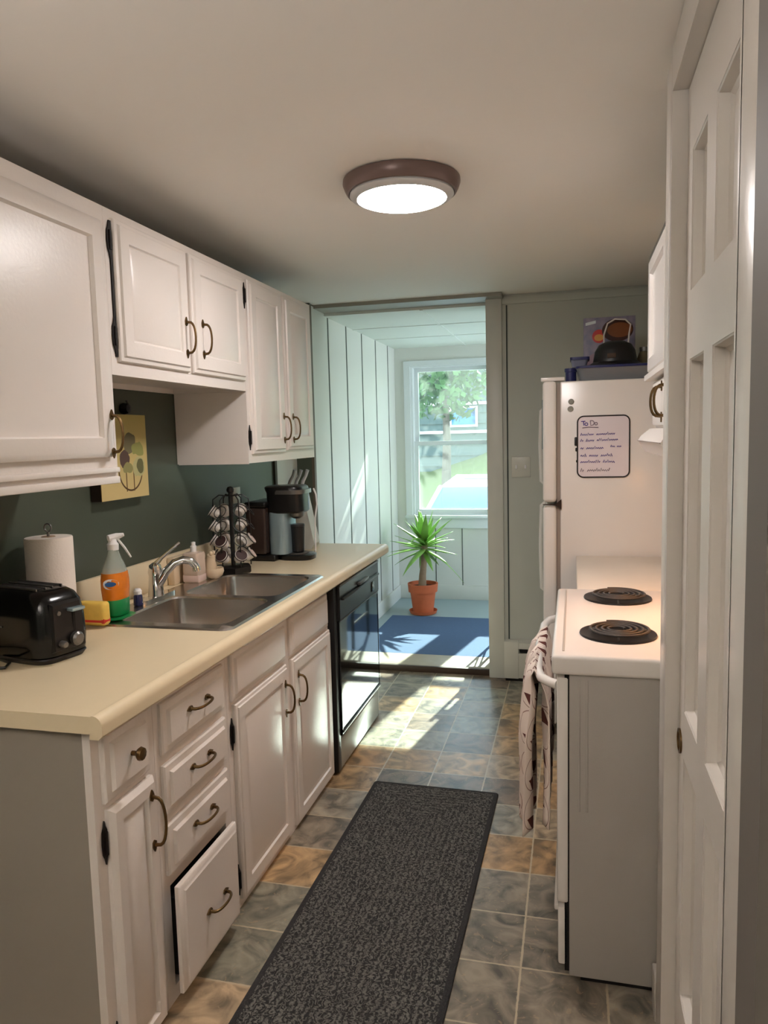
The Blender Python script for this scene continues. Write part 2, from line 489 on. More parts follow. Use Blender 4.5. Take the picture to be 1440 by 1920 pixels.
def B(x0, x1, y0, y1, z0, z1, bev=0.0, seg=2): return add_box(NB(), x0, x1, y0, y1, z0, z1, bev, seg)

# ------------------------------------------------------------------ constants
WL = -1.65       # kitchen left wall
CZ = 2.31        # ceiling
FY = 4.53        # far partition plane
SX = -1.54       # sunroom left wall
SY = 6.55        # sunroom far wall
SF = 0.03        # sunroom floor
XR = 0.66        # kitchen right wall
CW = 0.215       # closet wall face

# ------------------------------------------------------------------ room shell
struct('floor', B(WL - .1, 1.3, -1.7, 4.56, -0.08, 0.0), FLOORM)
fs = mat('grey_painted_floor', (150, 168, 172), 0.35, var=0.05, vscale=4)
struct('floor', B(SX - .1, 1.5, 4.80, SY + .1, -0.08, SF), fs)
THR = mat('threshold_wood', (168, 156, 134), 0.45, var=0.15, vscale=18)
t = struct('trim_1', B(-1.62, -.40, 4.56, 4.80, -0.08, 0.042, .004), THR)
st = obj('front_strip', B(-1.54, -.44, 4.543, 4.562, 0.0, 0.040, .003), mat('dark_threshold_edge', (62, 48, 38), 0.5), t)

struct('ceiling', B(WL - .1, 1.3, -1.7, 4.62, CZ, CZ + .08), CEIL)
bm = B(SX - .1, 1.5, 4.62, SY + .1, 2.272, 2.36)
for y in (5.25, 5.86): add_box(bm, SX, 1.5, y, y + .03, 2.268, 2.273)
add_box(bm, -.92, -.90, 4.62, SY, 2.268, 2.273)
struct('ceiling', bm, SUNCEIL)

# left wall (dark green)
struct('wall_left', B(WL - .1, WL, -1.7, 3.97, 0, CZ), GREEN)
struct('wall_left', B(WL - .1, WL, 3.97, 4.35, 0, CZ), SUNW)
struct('trim_2', B(WL, WL + .012, 3.955, 3.985, 1.04, CZ), mat('dark_trim_strip', (70, 62, 48), 0.6))
struct('wall_left', B(WL - .1, SX - .004, 4.352, 4.46, 0, CZ), GREEN)
# sunroom left wall with vertical panel grooves
gy = [4.69, 5.092, 5.49, 5.893, 6.30]
prof = [(4.36, 0)]
for y in gy: prof += [(y - .014, 0), (y - .012, -.013), (y + .012, -.013), (y + .014, 0)]
prof += [(SY + .1, 0)]
bm = NB()
ring0 = [(SX + d, y, SF - .1) for y, d in prof] + [(SX - .1, SY + .1, SF - .1), (SX - .1, 4.36, SF - .1)]
ring1 = [(a, b, 2.30) for a, b, _ in ring0]
loft(bm, [ring0, ring1])
sl = struct('wall_sunroom_left', bm, SUNW, smooth=0)
bm = NB()
for y in gy: add_box(bm, SX - .0118, SX - .001, y - .0112, y + .0112, SF, 2.272)
obj('groove', bm, SUNW_GROOVE, sl)
struct('trim_3', B(SX - .11, SX + .004, 4.335, 4.352, 0, CZ), GREEN)
struct('trim_4', B(SX - .012, SX + .006, 4.33, 4.362, 0, 2.30), mat('brown_corner_trim', (96, 84, 72), 0.5))
struct('baseboard_sunroom_left', B(SX, SX + .014, 4.82, SY, SF, SF + .12, .004), SUNW)

# far partition, casing, header
struct('wall_far', B(-.44, 1.3, FY, 4.78, 0, CZ), SAGE)
struct('trim_5', B(-.503, -.408, FY - .018, 4.80, 0.0, CZ - .02, .004), W_TRIM)
struct('trim_6', B(-1.56, -.40, 4.42, 4.62, 2.288, 2.312), mat('header_grey_paint', (150, 148, 138), 0.5))
struct('trim_7', B(-.408, 1.3, FY - .014, FY, CZ - .055, CZ - .012, .004), SAGE)
bm = NB()
for x in (-.385, ): add_box(bm, x, x + .008, FY - .004, FY, 0.24, CZ - .06)
struct('trim_8', bm, SUNW_GROOVE)

# sunroom far wall with two windows
W1 = (-1.40, -.658); W2 = (-.492, .26); WZ = (0.79, 2.11)
bm = NB()
X0 = SX - .1
slab_holes(bm, (X0, SY, SF - .1), (1, 0, 0), (0, 0, 1), (0, 1, 0), 3.14, 2.40, .14,
           [(W[0] - X0, W[1] - X0, WZ[0] - SF + .1, WZ[1] - SF + .1) for W in (W1, W2)])
struct('wall_sunroom_far', bm, SUNW)
bm = NB()
for x in (-1.20, -.96, -.72, -.48, -.24, .0): add_box(bm, x, x + .006, SY - .003, SY, SF + .13, .68)
struct('trim_9', bm, SUNW_GROOVE)
struct('baseboard_sunroom_far', B(SX + .014, 1.4, SY - .014, SY, SF, SF + .13, .004), SUNW)
# sunroom right wall with a big side window (lights the room)
bm = NB()
slab_holes(bm, (1.4, 4.7, SF - .1), (0, 1, 0), (0, 0, 1), (1, 0, 0), 2.0, 2.40, .1, [(.15, 1.75, .70, 2.25)])
struct('wall_sunroom_right', bm, SUNW)
struct('wall_sunroom_near', B(1.28, 1.5, 4.6, 4.80, 0, 2.3), SUNW)

def window(name, x0, x1, z0, z1, rail=1.43):
    bm = NB()
    y = SY
    # casing around (slab with hole), stool and apron
    slab_holes(bm, (x0 - .055, y - .02, z0 - .03), (1, 0, 0), (0, 0, 1), (0, 1, 0), x1 - x0 + .11, z1 - z0 + .075, .02,
               [(.055, x1 - x0 + .055, .03, z1 - z0 + .03)])
    # jamb liner
    slab_holes(bm, (x0, y, z0), (1, 0, 0), (0, 0, 1), (0, 1, 0), x1 - x0, z1 - z0, .14, [(.02, x1 - x0 - .02, .012, z1 - z0 - .012)])
    w = struct(name, bm, W_WIN)
    bm = NB()
    add_box(bm, x0 - .06, x1 + .06, y - .05, y, z0 - .025, z0 + .004, .006)
    add_box(bm, x0 - .05, x1 + .05, y - .018, y, z0 - .115, z0 - .025, .004)
    obj('window_sill', bm, W_WIN, w)
    a, b = x0 + .02, x1 - .02
    def sash(za, zb, yy, nm):
        bm = NB()
        slab_holes(bm, (a, yy, za), (1, 0, 0), (0, 0, 1), (0, 1, 0), b - a, zb - za, .035, [(.035, b - a - .035, .04, zb - za - .035)])
        s = obj(nm, bm, W_WIN, w)
        obj('pane', B(a + .03, b - .03, yy + .016, yy + .018, za + .035, zb - .03), GLASSM, s)
    sash(z0 + .01, rail + .02, y + .03, 'lower_sash')
    sash(rail - .02, z1 - .01, y + .075, 'upper_sash')
    obj('insect_screen', B(a, b, y + .125, y + .126, z0, z1), SCREENM, w)
    return w
W_WIN = mat('window_white_vinyl', (222, 228, 230), 0.35, var=0.01)
window('window_1', *W1, *WZ)
window('window_2', *W2, *WZ)
# side window (out of view)
bm = NB()
slab_holes(bm, (1.385, 4.83, .61), (0, 1, 0), (0, 0, 1), (1, 0, 0), 1.64, 1.59, .06, [(.05, .80, .05, 1.54), (.84, 1.59, .05, 1.54)])
w3 = struct('window_3', bm, W_WIN)
obj('pane', B(1.42, 1.424, 4.88, 6.42, .66, 2.15), GLASSM, w3)

# right side
struct('wall_right', B(XR, XR + .1, 1.94, FY, 0, CZ), SAGE)
# closet wall with door opening (x from CW to CW+.12)
DY0, DY1, DZ = 1.07, 1.765, 2.215
bm = NB()
slab_holes(bm, (CW, -1.7, 0), (0, 1, 0), (0, 0, 1), (1, 0, 0), 3.64, CZ, .10, [(DY0 + 1.7, DY1 + 1.7, -.01, DZ)])
struct('wall_closet', bm, SAGE)
struct('wall_closet', B(CW + .10, XR + .1, 1.86, 1.94, 0, CZ), SAGE)
struct('wall_closet', B(.62, .68, -1.7, 1.86, 0, CZ), SAGE)
struct('trim_10', B(CW - .012, CW, DY1 + .004, 1.862, 0, DZ + .07, .003), W_DOOR)
struct('trim_11', B(CW - .012, CW, DY0 - .10, DY1 + .004, DZ + .004, DZ + .09, .003), W_DOOR)
struct('trim_12', B(CW - .012, CW, DY0 - .10, DY0 - .004, 0, DZ + .004, .003), W_DOOR)
bm = NB()
add_box(bm, CW - .012, CW + .10, DY1 - .004, DY1 + .012, 0, DZ + .008)
add_box(bm, CW - .012, CW + .10, DY0 - .012, DY0 + .004, 0, DZ + .008)
add_box(bm, CW - .012, CW + .10, DY0, DY1, DZ - .004, DZ + .008)
struct('trim_13', bm, W_DOOR)
struct('baseboard_right', B(CW - .014, CW, 1.866, 1.94, 0, .11, .003), W_DOOR)

# six-panel door
dx = CW + .020
bm = NB()
DW, DH = DY1 - DY0 - .012, DZ - .015
rows = [(.22, .78), (.885, 1.645), (1.785, 2.065)]
cols = [(1.235, 1.425), (1.525, 1.70)]
cols = [(1.16 + .0, 1.16 + .0)]
cols = [(1.24, 1.425), (1.515, 1.69)]
oy, oz = DY0 + .006, .008
holes = [(c[0] - oy, c[1] - oy, r[0] - oz, r[1] - oz) for c in cols for r in rows]
slab_holes(bm, (dx + .036, oy, oz), (0, 1, 0), (0, 0, 1), (-1, 0, 0), DW, DH, .036, holes)
door = struct('door_1', bm, W_DOOR)
for c in cols:
    for r in rows:
        bm = NB()
        w, h = c[1] - c[0], r[1] - r[0]
        o_ = V((dx + .030, c[0], r[0]))
        # moulded border falling inward, then raised flat field
        ringpanel(bm, o_, (0, 1, 0), (0, 0, 1), (-1, 0, 0), w, h,
                  [(0, 0), (0, .029), (.003, .027), (.006, .010), (.010, .008), (.014, .004), (.030, .004), (.048, .010)])
        obj('panel', bm, W_DOOR, door)
bm = NB()
lathe(bm, 1.738, .80, [(.0, dx + .002), (.028, dx + .001), (.028, dx - .004), (.022, dx - .005), (.020, dx - .001), (.001, dx - .001)], 24, 'x')
obj('door_handle', bm, BRASS, door)

# back of the house behind the camera
struct('wall_back', B(WL - .1, 1.3, -1.8, -1.7, 0, CZ), SAGE)
struct('wall_entry', B(.125, CW, .54, .60, 0, CZ), mat('entry_wall_shaded_paint', (98, 92, 86), 0.6, var=0.02))  # stub paint darkened to stand for its unlit face

# ------------------------------------------------------------------ ceiling lamp
LX, LY = -.53, 2.41
lamp = thing('ceiling_lamp', 'round flush ceiling lamp with dark bronze rim, lit white', 'lamp', (LX, LY, CZ))
bm = lathe(NB(), LX, LY, [(.176, CZ), (.186, CZ - .003), (.187, CZ - .014), (.181, CZ - .030), (.174, CZ - .042), (.168, CZ - .044), (.162, CZ - .038), (.160, CZ - .02)], 64, cap0=True, cap1=True)
obj('rim', bm, BRONZE, lamp)
bm = lathe(NB(), LX, LY, [(.164, CZ - .040), (.166, CZ - .048), (.160, CZ - .054), (.143, CZ - .060), (.139, CZ - .056), (.139, CZ - .040)], 64)
obj('trim_ring', bm, LENS_EDGE, lamp)
bm = lathe(NB(), LX, LY, [(.138, CZ - .045), (.138, CZ - .060), (.130, CZ - .065), (.10, CZ - .070), (.05, CZ - .073), (.001, CZ - .074)], 64)
obj('diffuser', bm, LENS, lamp)

# ------------------------------------------------------------------ cabinets
def pull_bm(x, y, z, vertical=True, L=.105, d=.030, r=.0042):
    """cabinet bail pull on a face at plane x, bulging to +x"""
    bm = NB()
    n = 12
    pts, rad = [], []
    for i in range(n + 1):
        t_ = i / n
        a = PI * t_
        s = -math.cos(a) * L * .42
        out = d * min(1, math.sin(a) ** .55 if math.sin(a) > 0 else 0)
        pts.append((x + .003 + out, y + (0 if vertical else s), z + (s if vertical else 0)))
        rad.append(r * (1.15 - .25 * math.sin(a)))
    tube(bm, pts, rad, 8)
    for sg in (-1, 1):
        c0 = sg * L * .42
        pl = [(-.007, -.008), (0, -.013), (.007, -.008), (.008, .003), (.004, .012), (0, .018), (-.004, .012), (-.008, .003)]
        pl = [(p[0], p[1] * sg) for p in pl]
        if vertical: prism(bm, pl, (x, y, z + c0), (0, 1, 0), (0, 0, 1), (1, 0, 0), 0, .004)
        else: prism(bm, pl, (x, y + c0, z), (0, 0, 1), (0, 1, 0), (1, 0, 0), 0, .004)
    return bm

def hinge_bm(x, y, z, h=.07):
    pl = [(0, -h * .75), (.003, -h * .55), (.009, -h * .38), (.011, 0), (.009, h * .38), (.003, h * .55), (0, h * .75), (-.003, h * .55), (-.009, h * .38), (-.011, 0), (-.009, -h * .38), (-.003, -h * .55)]
    bm = prism(NB(), pl, (x, y, z), (0, 1, 0), (0, 0, 1), (1, 0, 0), 0, .004)
    tube(bm, [(x + .006, y, z - h * .4), (x + .006, y, z + h * .4)], .004, 8)
    return bm

RAISED = [(0, 0), (0, .010), (.003, .014), (.010, .016), (.013, .020), (.052, .020), (.056, .013), (.062, .012), (.078, .018)]
DRAWERP = [(0, 0), (0, .008), (.004, .012), (.020, .014), (.026, .022), (.030, .022)]
BEAD = [(0, 0), (0, .010), (.003, .013), (.012, .014), (.016, .020), (.045, .020), (.049, .014), (.056, .014), (.060, .017)]

def front(name, parent, x, y0, y1, z0, z1, rings, sc=1.0):
    bm = ringpanel(NB(), (x, y0, z0), (0, 1, 0), (0, 0, 1), (1, 0, 0), y1 - y0, z1 - z0, [(a * sc, b) for a, b in rings])
    return obj(name, bm, W_CAB, parent)

def carcass(parent, xb, xf, y0, y1, z0, z1, openings, th=.016, bmat=None):
    bm = NB()
    add_box(bm, xb, xf - .02, y0, y0 + th, z0, z1)
    add_box(bm, xb, xf - .02, y1 - th, y1, z0, z1)
    add_box(bm, xb, xb + .008, y0 + th, y1 - th, z0, z1)
    add_box(bm, xb + .008, xf - .02, y0 + th, y1 - th, z0 + .02, z0 + .036)
    obj('body', bm, bmat or W_CAB, parent)
    bm = NB()
    slab_holes(bm, (xf - .02, y0, z0), (0, 1, 0), (0, 0, 1), (1, 0, 0), y1 - y0, z1 - z0, .02, [(a - y0, b - y0, c - z0, d - z0) for a, b, c, d in openings])
    obj('face_frame', bm, W_CAB, parent)
    bm = B(xf - .03, xf - .022, y0 + th + .002, y1 - th - .002, z0 + .04, z1 - .02)
    return bm

BF = -1.04      # base face-frame plane
ins = .012
# base cabinet 1
b1 = thing('base_cabinet', 'narrow white base cabinet with a knobbed drawer, nearest end of the left run', 'cabinet', (-1.3, 1.5, 0))
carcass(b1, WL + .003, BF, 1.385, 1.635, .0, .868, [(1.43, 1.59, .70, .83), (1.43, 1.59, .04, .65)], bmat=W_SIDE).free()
d = front('drawer', b1, BF, 1.414, 1.60, .683, .842, DRAWERP)
bm = lathe(NB(), 1.508, .766, [(.006, BF + .020), (.006, BF + .034), (.012, BF + .038), (.017, BF + .044), (.015, BF + .052), (.001, BF + .054)], 10, 'x')
obj('knob', bm, BRASS, d)
d = front('door', b1, BF, 1.420, 1.606, .014, .666, [(0, 0), (0, .010), (.003, .014), (.012, .022), (.040, .022), (.046, .012), (.052, .012), (.064, .020)])
obj('handle', pull_bm(BF + .022, 1.578, .56, True, .15, .034), BRASS, d)
obj('hinge', hinge_bm(BF + .001, 1.412, .592), HINGE, d)
obj('hinge', hinge_bm(BF + .001, 1.412, .10), HINGE, d)
# base cabinet 2: drawer stack
b2 = thing('base_cabinet', 'white base cabinet with four stacked drawers, the lowest one ajar', 'cabinet', (-1.3, 1.85, 0))
carcass(b2, WL + .003, BF, 1.636, 2.045, .0, .868, [(1.68, 2.0, .705, .82), (1.68, 2.0, .54, .655), (1.68, 2.0, .375, .49), (1.675, 2.005, .04, .325)]).free()
for i, (za, zb) in enumerate([(.692, .828), (.528, .662), (.362, .500)]):
    d = front('drawer', b2, BF, 1.660, 2.014, za, zb, DRAWERP)
    obj('handle', pull_bm(BF + .022, 1.835, (za + zb) / 2 + .012, False, .115, .028), BRASS, d)
    add_box(bm := NB(), -1.55, BF, 1.69, 1.99, za + .02, zb - .02); obj('drawer_box', bm, DARKIN, d)
d = front('drawer', b2, BF + .032, 1.643, 1.985, .048, .345, [(0, 0), (0, .010), (.004, .014), (.014, .016), (.020, .021)])
obj('handle', pull_bm(BF + .053, 1.83, .19, False, .115, .028), BRASS, d)
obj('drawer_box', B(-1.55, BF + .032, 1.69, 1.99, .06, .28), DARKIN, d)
# base cabinet 3: sink
b3 = thing('base_cabinet', 'wide white sink cabinet with two doors under the steel sink', 'cabinet', (-1.3, 2.5, 0))
carcass(b3, WL + .003, BF, 2.046, 3.030, .0, .868, [(2.10, 2.49, .705, .82), (2.58, 2.98, .705, .82), (2.10, 2.49, .05, .655), (2.58, 2.98, .05, .655)]).free()
DRW2 = [(0, 0), (0, .008), (.004, .012), (.016, .013), (.022, .020), (.026, .021)]
front('drawer_front', b3, BF, 2.068, 2.512, .690, .840, DRW2)
front('drawer_front', b3, BF, 2.562, 3.004, .690, .832, DRW2)
d = front('door', b3, BF, 2.080, 2.512, .030, .674, RAISED)
obj('handle', pull_bm(BF + .02, 2.478, .555, True, .125, .032), BRASS, d)
obj('hinge', hinge_bm(BF + .001, 2.070, .583), HINGE, d); obj('hinge', hinge_bm(BF + .001, 2.070, .10), HINGE, d)
d = front('door', b3, BF, 2.566, 3.016, .020, .674, RAISED)
obj('handle', pull_bm(BF + .02, 2.612, .55, True, .125, .032), BRASS, d)
# end panel past dishwasher
ep = obj('end_panel', B(WL + .003, BF + .015, 3.765, 3.80, 0, .868, .002), W_CAB, origin=(-1.3, 3.78, 0))
tag(ep, 'white panel holding up the far end of the countertop beside the dishwasher', 'panel')

# countertop with sink cut-out and rolled edge
CT = .91
ct = thing('countertop', 'long cream laminate countertop with rolled front edge on the left', 'countertop', (-1.3, 2.6, .868))
bm = NB()
Y0, Y1 = 1.362, 3.965
XF = -1.018
slab_holes(bm, (WL + .002, Y0, .870), (1, 0, 0), (0, 1, 0), (0, 0, 1), XF - WL - .002, Y1 - Y0, CT - .870, [(.149, .594, 2.115 - Y0, 2.972 - Y0)])
# rolled nose
prof = [(XF, CT)]
for i in range(11):
    a = PI / 2 - PI / 2 * i / 10
    prof.append((XF + .004 + .024 * math.cos(a), CT - .022 + .024 * math.sin(a) + (.0 if i else 0)))
prof += [(XF + .028, .868), (XF + .018, .858), (XF - .004, .858), (XF - .004, .872), (XF, .872)]
loft(bm, [[(x, Y0, z) for x, z in prof], [(x, Y1, z) for x, z in prof]])
obj('worktop', bm, COUNTER, ct)
bm = B(WL + .002, WL + .022, Y0, Y1, CT, 1.032, .004)
obj('backsplash', bm, COUNTER, ct)

# sink
sk = thing('sink', 'stainless steel double bowl sink set into the cream countertop', 'sink', (-1.28, 2.55, CT))
def rrect(x0, x1, y0, y1, r, z, n=6):
    pts = []
    for cx, cy, a0 in ((x1 - r, y1 - r, 0), (x0 + r, y1 - r, PI / 2), (x0 + r, y0 + r, PI), (x1 - r, y0 + r, 3 * PI / 2)):
        for i in range(n + 1):
            a = a0 + PI / 2 * i / n
            pts.append((cx + r * math.cos(a), cy + r * math.sin(a), z))
    return pts
zt = CT + .006
bm = NB()
outer = [bm.verts.new(p) for p in rrect(-1.565, -1.040, 2.085, 3.005, .035, zt)]
skirt = [bm.verts.new(p) for p in rrect(-1.572, -1.033, 2.078, 3.012, .038, CT + .0005)]
n = len(outer)
for i in range(n): bm.faces.new((outer[i], outer[(i + 1) % n], skirt[(i + 1) % n], skirt[i]))
edges = [bm.edges.get((outer[i], outer[(i + 1) % n])) for i in range(n)]
bowls = [(-1.475, -1.075, 2.130, 2.520), (-1.475, -1.075, 2.560, 2.962)]
for b in bowls:
    seq = [(0, zt, .055), (.006, zt - .006, .05), (.010, zt - .14, .05), (.022, zt - .158, .045), (.05, zt - .165, .03)]
    rings = [[bm.verts.new(p) for p in rrect(b[0] + i_, b[1] - i_, b[2] + i_, b[3] - i_, r_, z_)] for i_, z_, r_ in seq]
    for q in range(len(rings) - 1):
        for i in range(n): bm.faces.new((rings[q][i], rings[q + 1][i], rings[q + 1][(i + 1) % n], rings[q][(i + 1) % n]))
    bm.faces.new(rings[-1])
    edges += [bm.edges.get((rings[0][i], rings[0][(i + 1) % n])) for i in range(n)]
bmesh.ops.triangle_fill(bm, use_beauty=True, use_dissolve=False, edges=edges)
obj('basin', bm, STEEL, sk)
for b in bowls:
    cx, cy = (b[0] + b[1]) / 2, (b[2] + b[3]) / 2
    obj('drain', lathe(NB(), cx, cy, [(.044, zt - .166), (.044, zt - .162), (.036, zt - .161), (.030, zt - .164), (.001, zt - .164)], 24), CHROME, sk)

# faucet
fx, fy, fz = -1.525, 2.475, zt
fa = thing('faucet', 'chrome single lever kitchen faucet behind the sink bowls', 'faucet', (fx, fy, fz))
bm = NB()
loft(bm, [[(fx + a * .7, fy + b, z) for a, b, _ in [(p[0], p[1], 0) for p in rrect(-.03, .03, -.12, .12, .029, 0)]] for z in (fz, fz + .010)] )
lathe(bm, fx, fy, [(.030, fz + .010), (.028, fz + .03), (.024, fz + .085), (.027, fz + .10), (.022, fz + .125), (.008, fz + .135)], 20)
obj('base', bm, CHROME, fa)
pts = [V((fx + .01, fy, fz + .05)), V((fx + .04, fy + .01, fz + .10)), V((fx + .065, fy + .03, fz + .130)), V((fx + .095, fy + .045, fz + .140)), V((fx + .120, fy + .055, fz + .134)), V((fx + .136, fy + .062, fz + .112)), V((fx + .138, fy + .063, fz + .096))]
obj('spout', tube(NB(), pts, [.017, .016, .015, .015, .015, .015, .016], 14), CHROME, fa)
obj('lever', tube(NB(), [(fx, fy, fz + .125), (fx + .016, fy + .02, fz + .148), (fx + .04, fy + .045, fz + .175), (fx + .065, fy + .075, fz + .200)], [.011, .007, .006, .008], 10), CHROME, fa)

# dishwasher
dwt = thing('dishwasher', 'glossy black dishwasher with a pale kick panel at the far end of the left run', 'dishwasher', (-1.3, 3.4, 0))
DA, DB = 3.036, 3.760
obj('body', B(WL + .01, BF - .002, DA, DB, .02, .862), BLACKM, dwt)
obj('side_frame', B(BF - .001, BF + .030, DA, DA + .045, .015, .856, .003), BLACKM, dwt)
bm = ringpanel(NB(), (BF, DA + .046, .170), (0, 1, 0), (0, 0, 1), (1, 0, 0), DB - DA - .046, .520, [(0, 0), (0, .034), (.004, .038), (.012, .038), (.014, .036)])
dr = obj('door', bm, BLACK, dwt)
bm = ringpanel(NB(), (BF, DA + .046, .694), (0, 1, 0), (0, 0, 1), (1, 0, 0), DB - DA - .046, .160, [(0, 0), (0, .036), (.004, .042), (.008, .042)])
cp = obj('control_panel', bm, BLACKP, dwt)
obj('chrome_strip', B(BF + .041, BF + .046, DA + .050, DB - .006, .846, .856, .001), GREYM, cp)
obj('chrome_strip', B(BF + .037, BF + .042, DA + .050, DB - .006, .690, .695, .001), GREYM, dr)
obj('handle', B(BF + .041, BF + .056, DA + .07, DB - .03, .782, .794, .004), BLACKP, cp)
obj('latch', B(BF + .041, BF + .060, 3.36, 3.52, .800, .815, .004), GREYM, cp)
obj('dial', B(BF + .041, BF + .046, DB - .15, DB - .10, .715, .765, .002), BLACK, cp)
obj('chrome_strip', B(BF + .037, BF + .043, DA + .050, DB - .006, .182, .190, .001), GREYM, dr)
obj('kick_panel', B(BF, BF + .026, DA + .046, DB - .002, .012, .150, .004), mat('kick_panel_grey', (170, 172, 165), 0.25), dwt)

# upper cabinets ---------------------------------------------------------
UF = -1.315; K = 1.0197
def uy(y): return y * K
def uz(z): return 1.5 + (z - 1.5) * K
UT = uz(2.168)
# U1
u1 = thing('wall_cabinet', 'large white wall cabinet with one big door, nearest on the left wall', 'cabinet', (-1.48, 1.6, 1.4))
ya, yb = .95, uy(1.925)
carcass(u1, WL + .003, UF, ya, yb, uz(1.385), UT, [(ya + .05, uy(1.84), uz(1.49), uz(2.09))]).free()
obj('bottom_panel', B(WL + .01, UF - .02, ya + .01, yb - .01, uz(1.40), uz(1.41)), W_CAB, u1)
d = front('door', u1, UF, ya + .06, uy(1.895), uz(1.462), uz(2.12), [(0, 0), (0, .012), (.003, .016), (.016, .022), (.055, .022), (.060, .010), (.068, .010)])
obj('handle', pull_bm(UF + .022, uy(1.877), uz(1.527), True, .125, .032), BRASS, d)
bm = B(UF, UF + .012, ya, yb - .004, uz(1.417), uz(1.432), .003)
add_box(bm, UF, UF + .008, ya, yb, uz(1.385), uz(1.405), .003)
obj('moulding', bm, W_CAB, u1)
# U2: short two-door over the sink
u2 = thing('wall_cabinet', 'short white two-door wall cabinet over the sink with an open space below', 'cabinet', (-1.48, 2.45, 1.7))
ya, yb = yb + .001, uy(2.838)
carcass(u2, WL + .003, UF, ya, yb, uz(1.698), UT, [(uy(1.98), uy(2.36), uz(1.76), uz(2.12)), (uy(2.42), uy(2.80), uz(1.76), uz(2.12))]).free()
UR = [(0, 0), (0, .008), (.003, .012), (.014, .014), (.018, .021), (.062, .021), (.066, .015), (.070, .014), (.080, .019)]
d = front('door', u2, UF, uy(1.957), uy(2.372), uz(1.737), uz(2.143), UR)
obj('handle', pull_bm(UF + .021, uy(2.335), uz(1.850), True, .125, .032), BRASS, d)
obj('hinge', hinge_bm(UF + .001, uy(1.945), uz(2.08)), HINGE, d); obj('hinge', hinge_bm(UF + .001, uy(1.945), uz(1.81)), HINGE, d)
obj('edge_strip', B(UF + .0, UF + .004, uy(1.947), uy(1.957), uz(1.75), uz(2.135)), HINGE, d)
d = front('door', u2, UF, uy(2.392), uy(2.820), uz(1.737), uz(2.143), UR)
obj('handle', pull_bm(UF + .021, uy(2.452), uz(1.858), True, .125, .032), BRASS, d)
# U3: tall two-door
u3 = thing('wall_cabinet', 'tall white wall cabinet with two narrow doors above the coffee maker', 'cabinet', (-1.48, 3.3, 1.4))
ya, yb = yb + .001, uy(3.640)
carcass(u3, WL + .003, UF, ya, yb, uz(1.405), UT, [(uy(2.90), uy(3.20), uz(1.47), uz(2.11)), (uy(3.28), uy(3.58), uz(1.47), uz(2.11))]).free()
obj('side_panel', B(WL + .01, UF - .001, ya - .0005, ya + .004, uz(1.402), uz(1.696)), W_CAB, u3)
obj('bottom_panel', B(WL + .01, UF - .02, ya + .01, yb - .01, uz(1.405), uz(1.415)), W_CAB, u3)
d = front('door', u3, UF, uy(2.868), uy(3.222), uz(1.442), uz(2.147), UR)
obj('handle', pull_bm(UF + .021, uy(3.190), uz(1.55), True, .125, .032), BRASS, d)
obj('hinge', hinge_bm(UF + .001, uy(2.853), uz(2.08)), HINGE, d); obj('hinge', hinge_bm(UF + .001, uy(2.853), uz(1.51)), HINGE, d)
d = front('door', u3, UF, uy(3.255), uy(3.600), uz(1.450), uz(2.147), UR)
obj('handle', pull_bm(UF + .021, uy(3.305), uz(1.55), True, .125, .032), BRASS, d)

# ------------------------------------------------------------------ canvas and clip light on the green wall
CXF = WL + .045
k = abs(CXF) / 1.6
cy0, cy1, cz0, cz1 = 2.285 * k, 2.585 * k, 1.5 - .203 * k, 1.5 + .105 * k
cv = thing('wall_canvas', 'thick square canvas painting of grey-green flowers on cream, below the cabinets', 'painting', (WL, (cy0 + cy1) / 2, cz0))
obj('stretcher_frame', B(WL + .002, CXF - .002, cy0, cy1, cz0, cz1), mat('canvas_dark_edge', (46, 34, 28), 0.6), cv)
obj('painted_face', B(CXF - .002, CXF, cy0, cy1, cz0, cz1), CANVAS, cv, uv=lambda c: ((c.y - cy0) / (cy1 - cy0), (c.z - cz0) / (cz1 - cz0)))
hk = thing('wall_hook', 'small black hook fixed to the green wall just above the canvas', 'hook', (WL, cy0 + .2, cz1 + .01))
bm = lathe(NB(), cy0 + .22, cz1 + .024, [(.020, WL + .002), (.022, WL + .012), (.016, WL + .03), (.001, WL + .034)], 16, 'x')
obj('plate', bm, BLACKM, hk)
obj('prong', tube(NB(), [(WL + .02, cy0 + .22, cz1 + .02), (WL + .028, cy0 + .22, cz1 + .04), (WL + .024, cy0 + .215, cz1 + .055)], .004, 8), BLACKM, hk)

# ------------------------------------------------------------------ toaster
tr = thing('toaster', 'glossy black two-slice toaster with silver knobs on the near counter', 'toaster', (-1.495, 1.765, CT), math.radians(-12), local=True)
def superell(cx, cy, a, b, z, n=40, e=3.2):
    pts = []
    for i in range(n):
        t_ = 2 * PI * i / n
        c, s = math.cos(t_), math.sin(t_)
        pts.append((cx + a * abs(c) ** (2 / e) * (1 if c >= 0 else -1), cy + b * abs(s) ** (2 / e) * (1 if s >= 0 else -1), z))
    return pts
bm = NB()
hz = [(.008, .140, .078), (.02, .150, .088), (.06, .153, .092), (.12, .150, .090), (.16, .143, .084), (.18, .130, .074), (.192, .110, .060), (.197, .085, .040)]
loft(bm, [superell(0, 0, a, b, z, 48, 4.5) for z, a, b in hz])
obj('body', bm, BLACKT, tr)
obj('base', (lambda b_: (loft(b_, [superell(0, 0, .142, .080, 0, 40, 5), superell(0, 0, .150, .088, .012, 40, 5), superell(0, 0, .148, .086, .016, 40, 5)]), b_)[1])(NB()), BLACKM, tr)
bm = NB()
for y in (-.026, .026): add_box(bm, -.085, .085, y - .013, y + .013, .186, .1985, .003)
obj('bread_slot', bm, DARKIN, tr)
bm = NB()
for y in (-.042, -.011, .011, .042): add_box(bm, -.09, .09, y - .0018, y + .0018, .192, .2005, .0008)
obj('slot_rail', bm, GREYM, tr)
bm = NB()
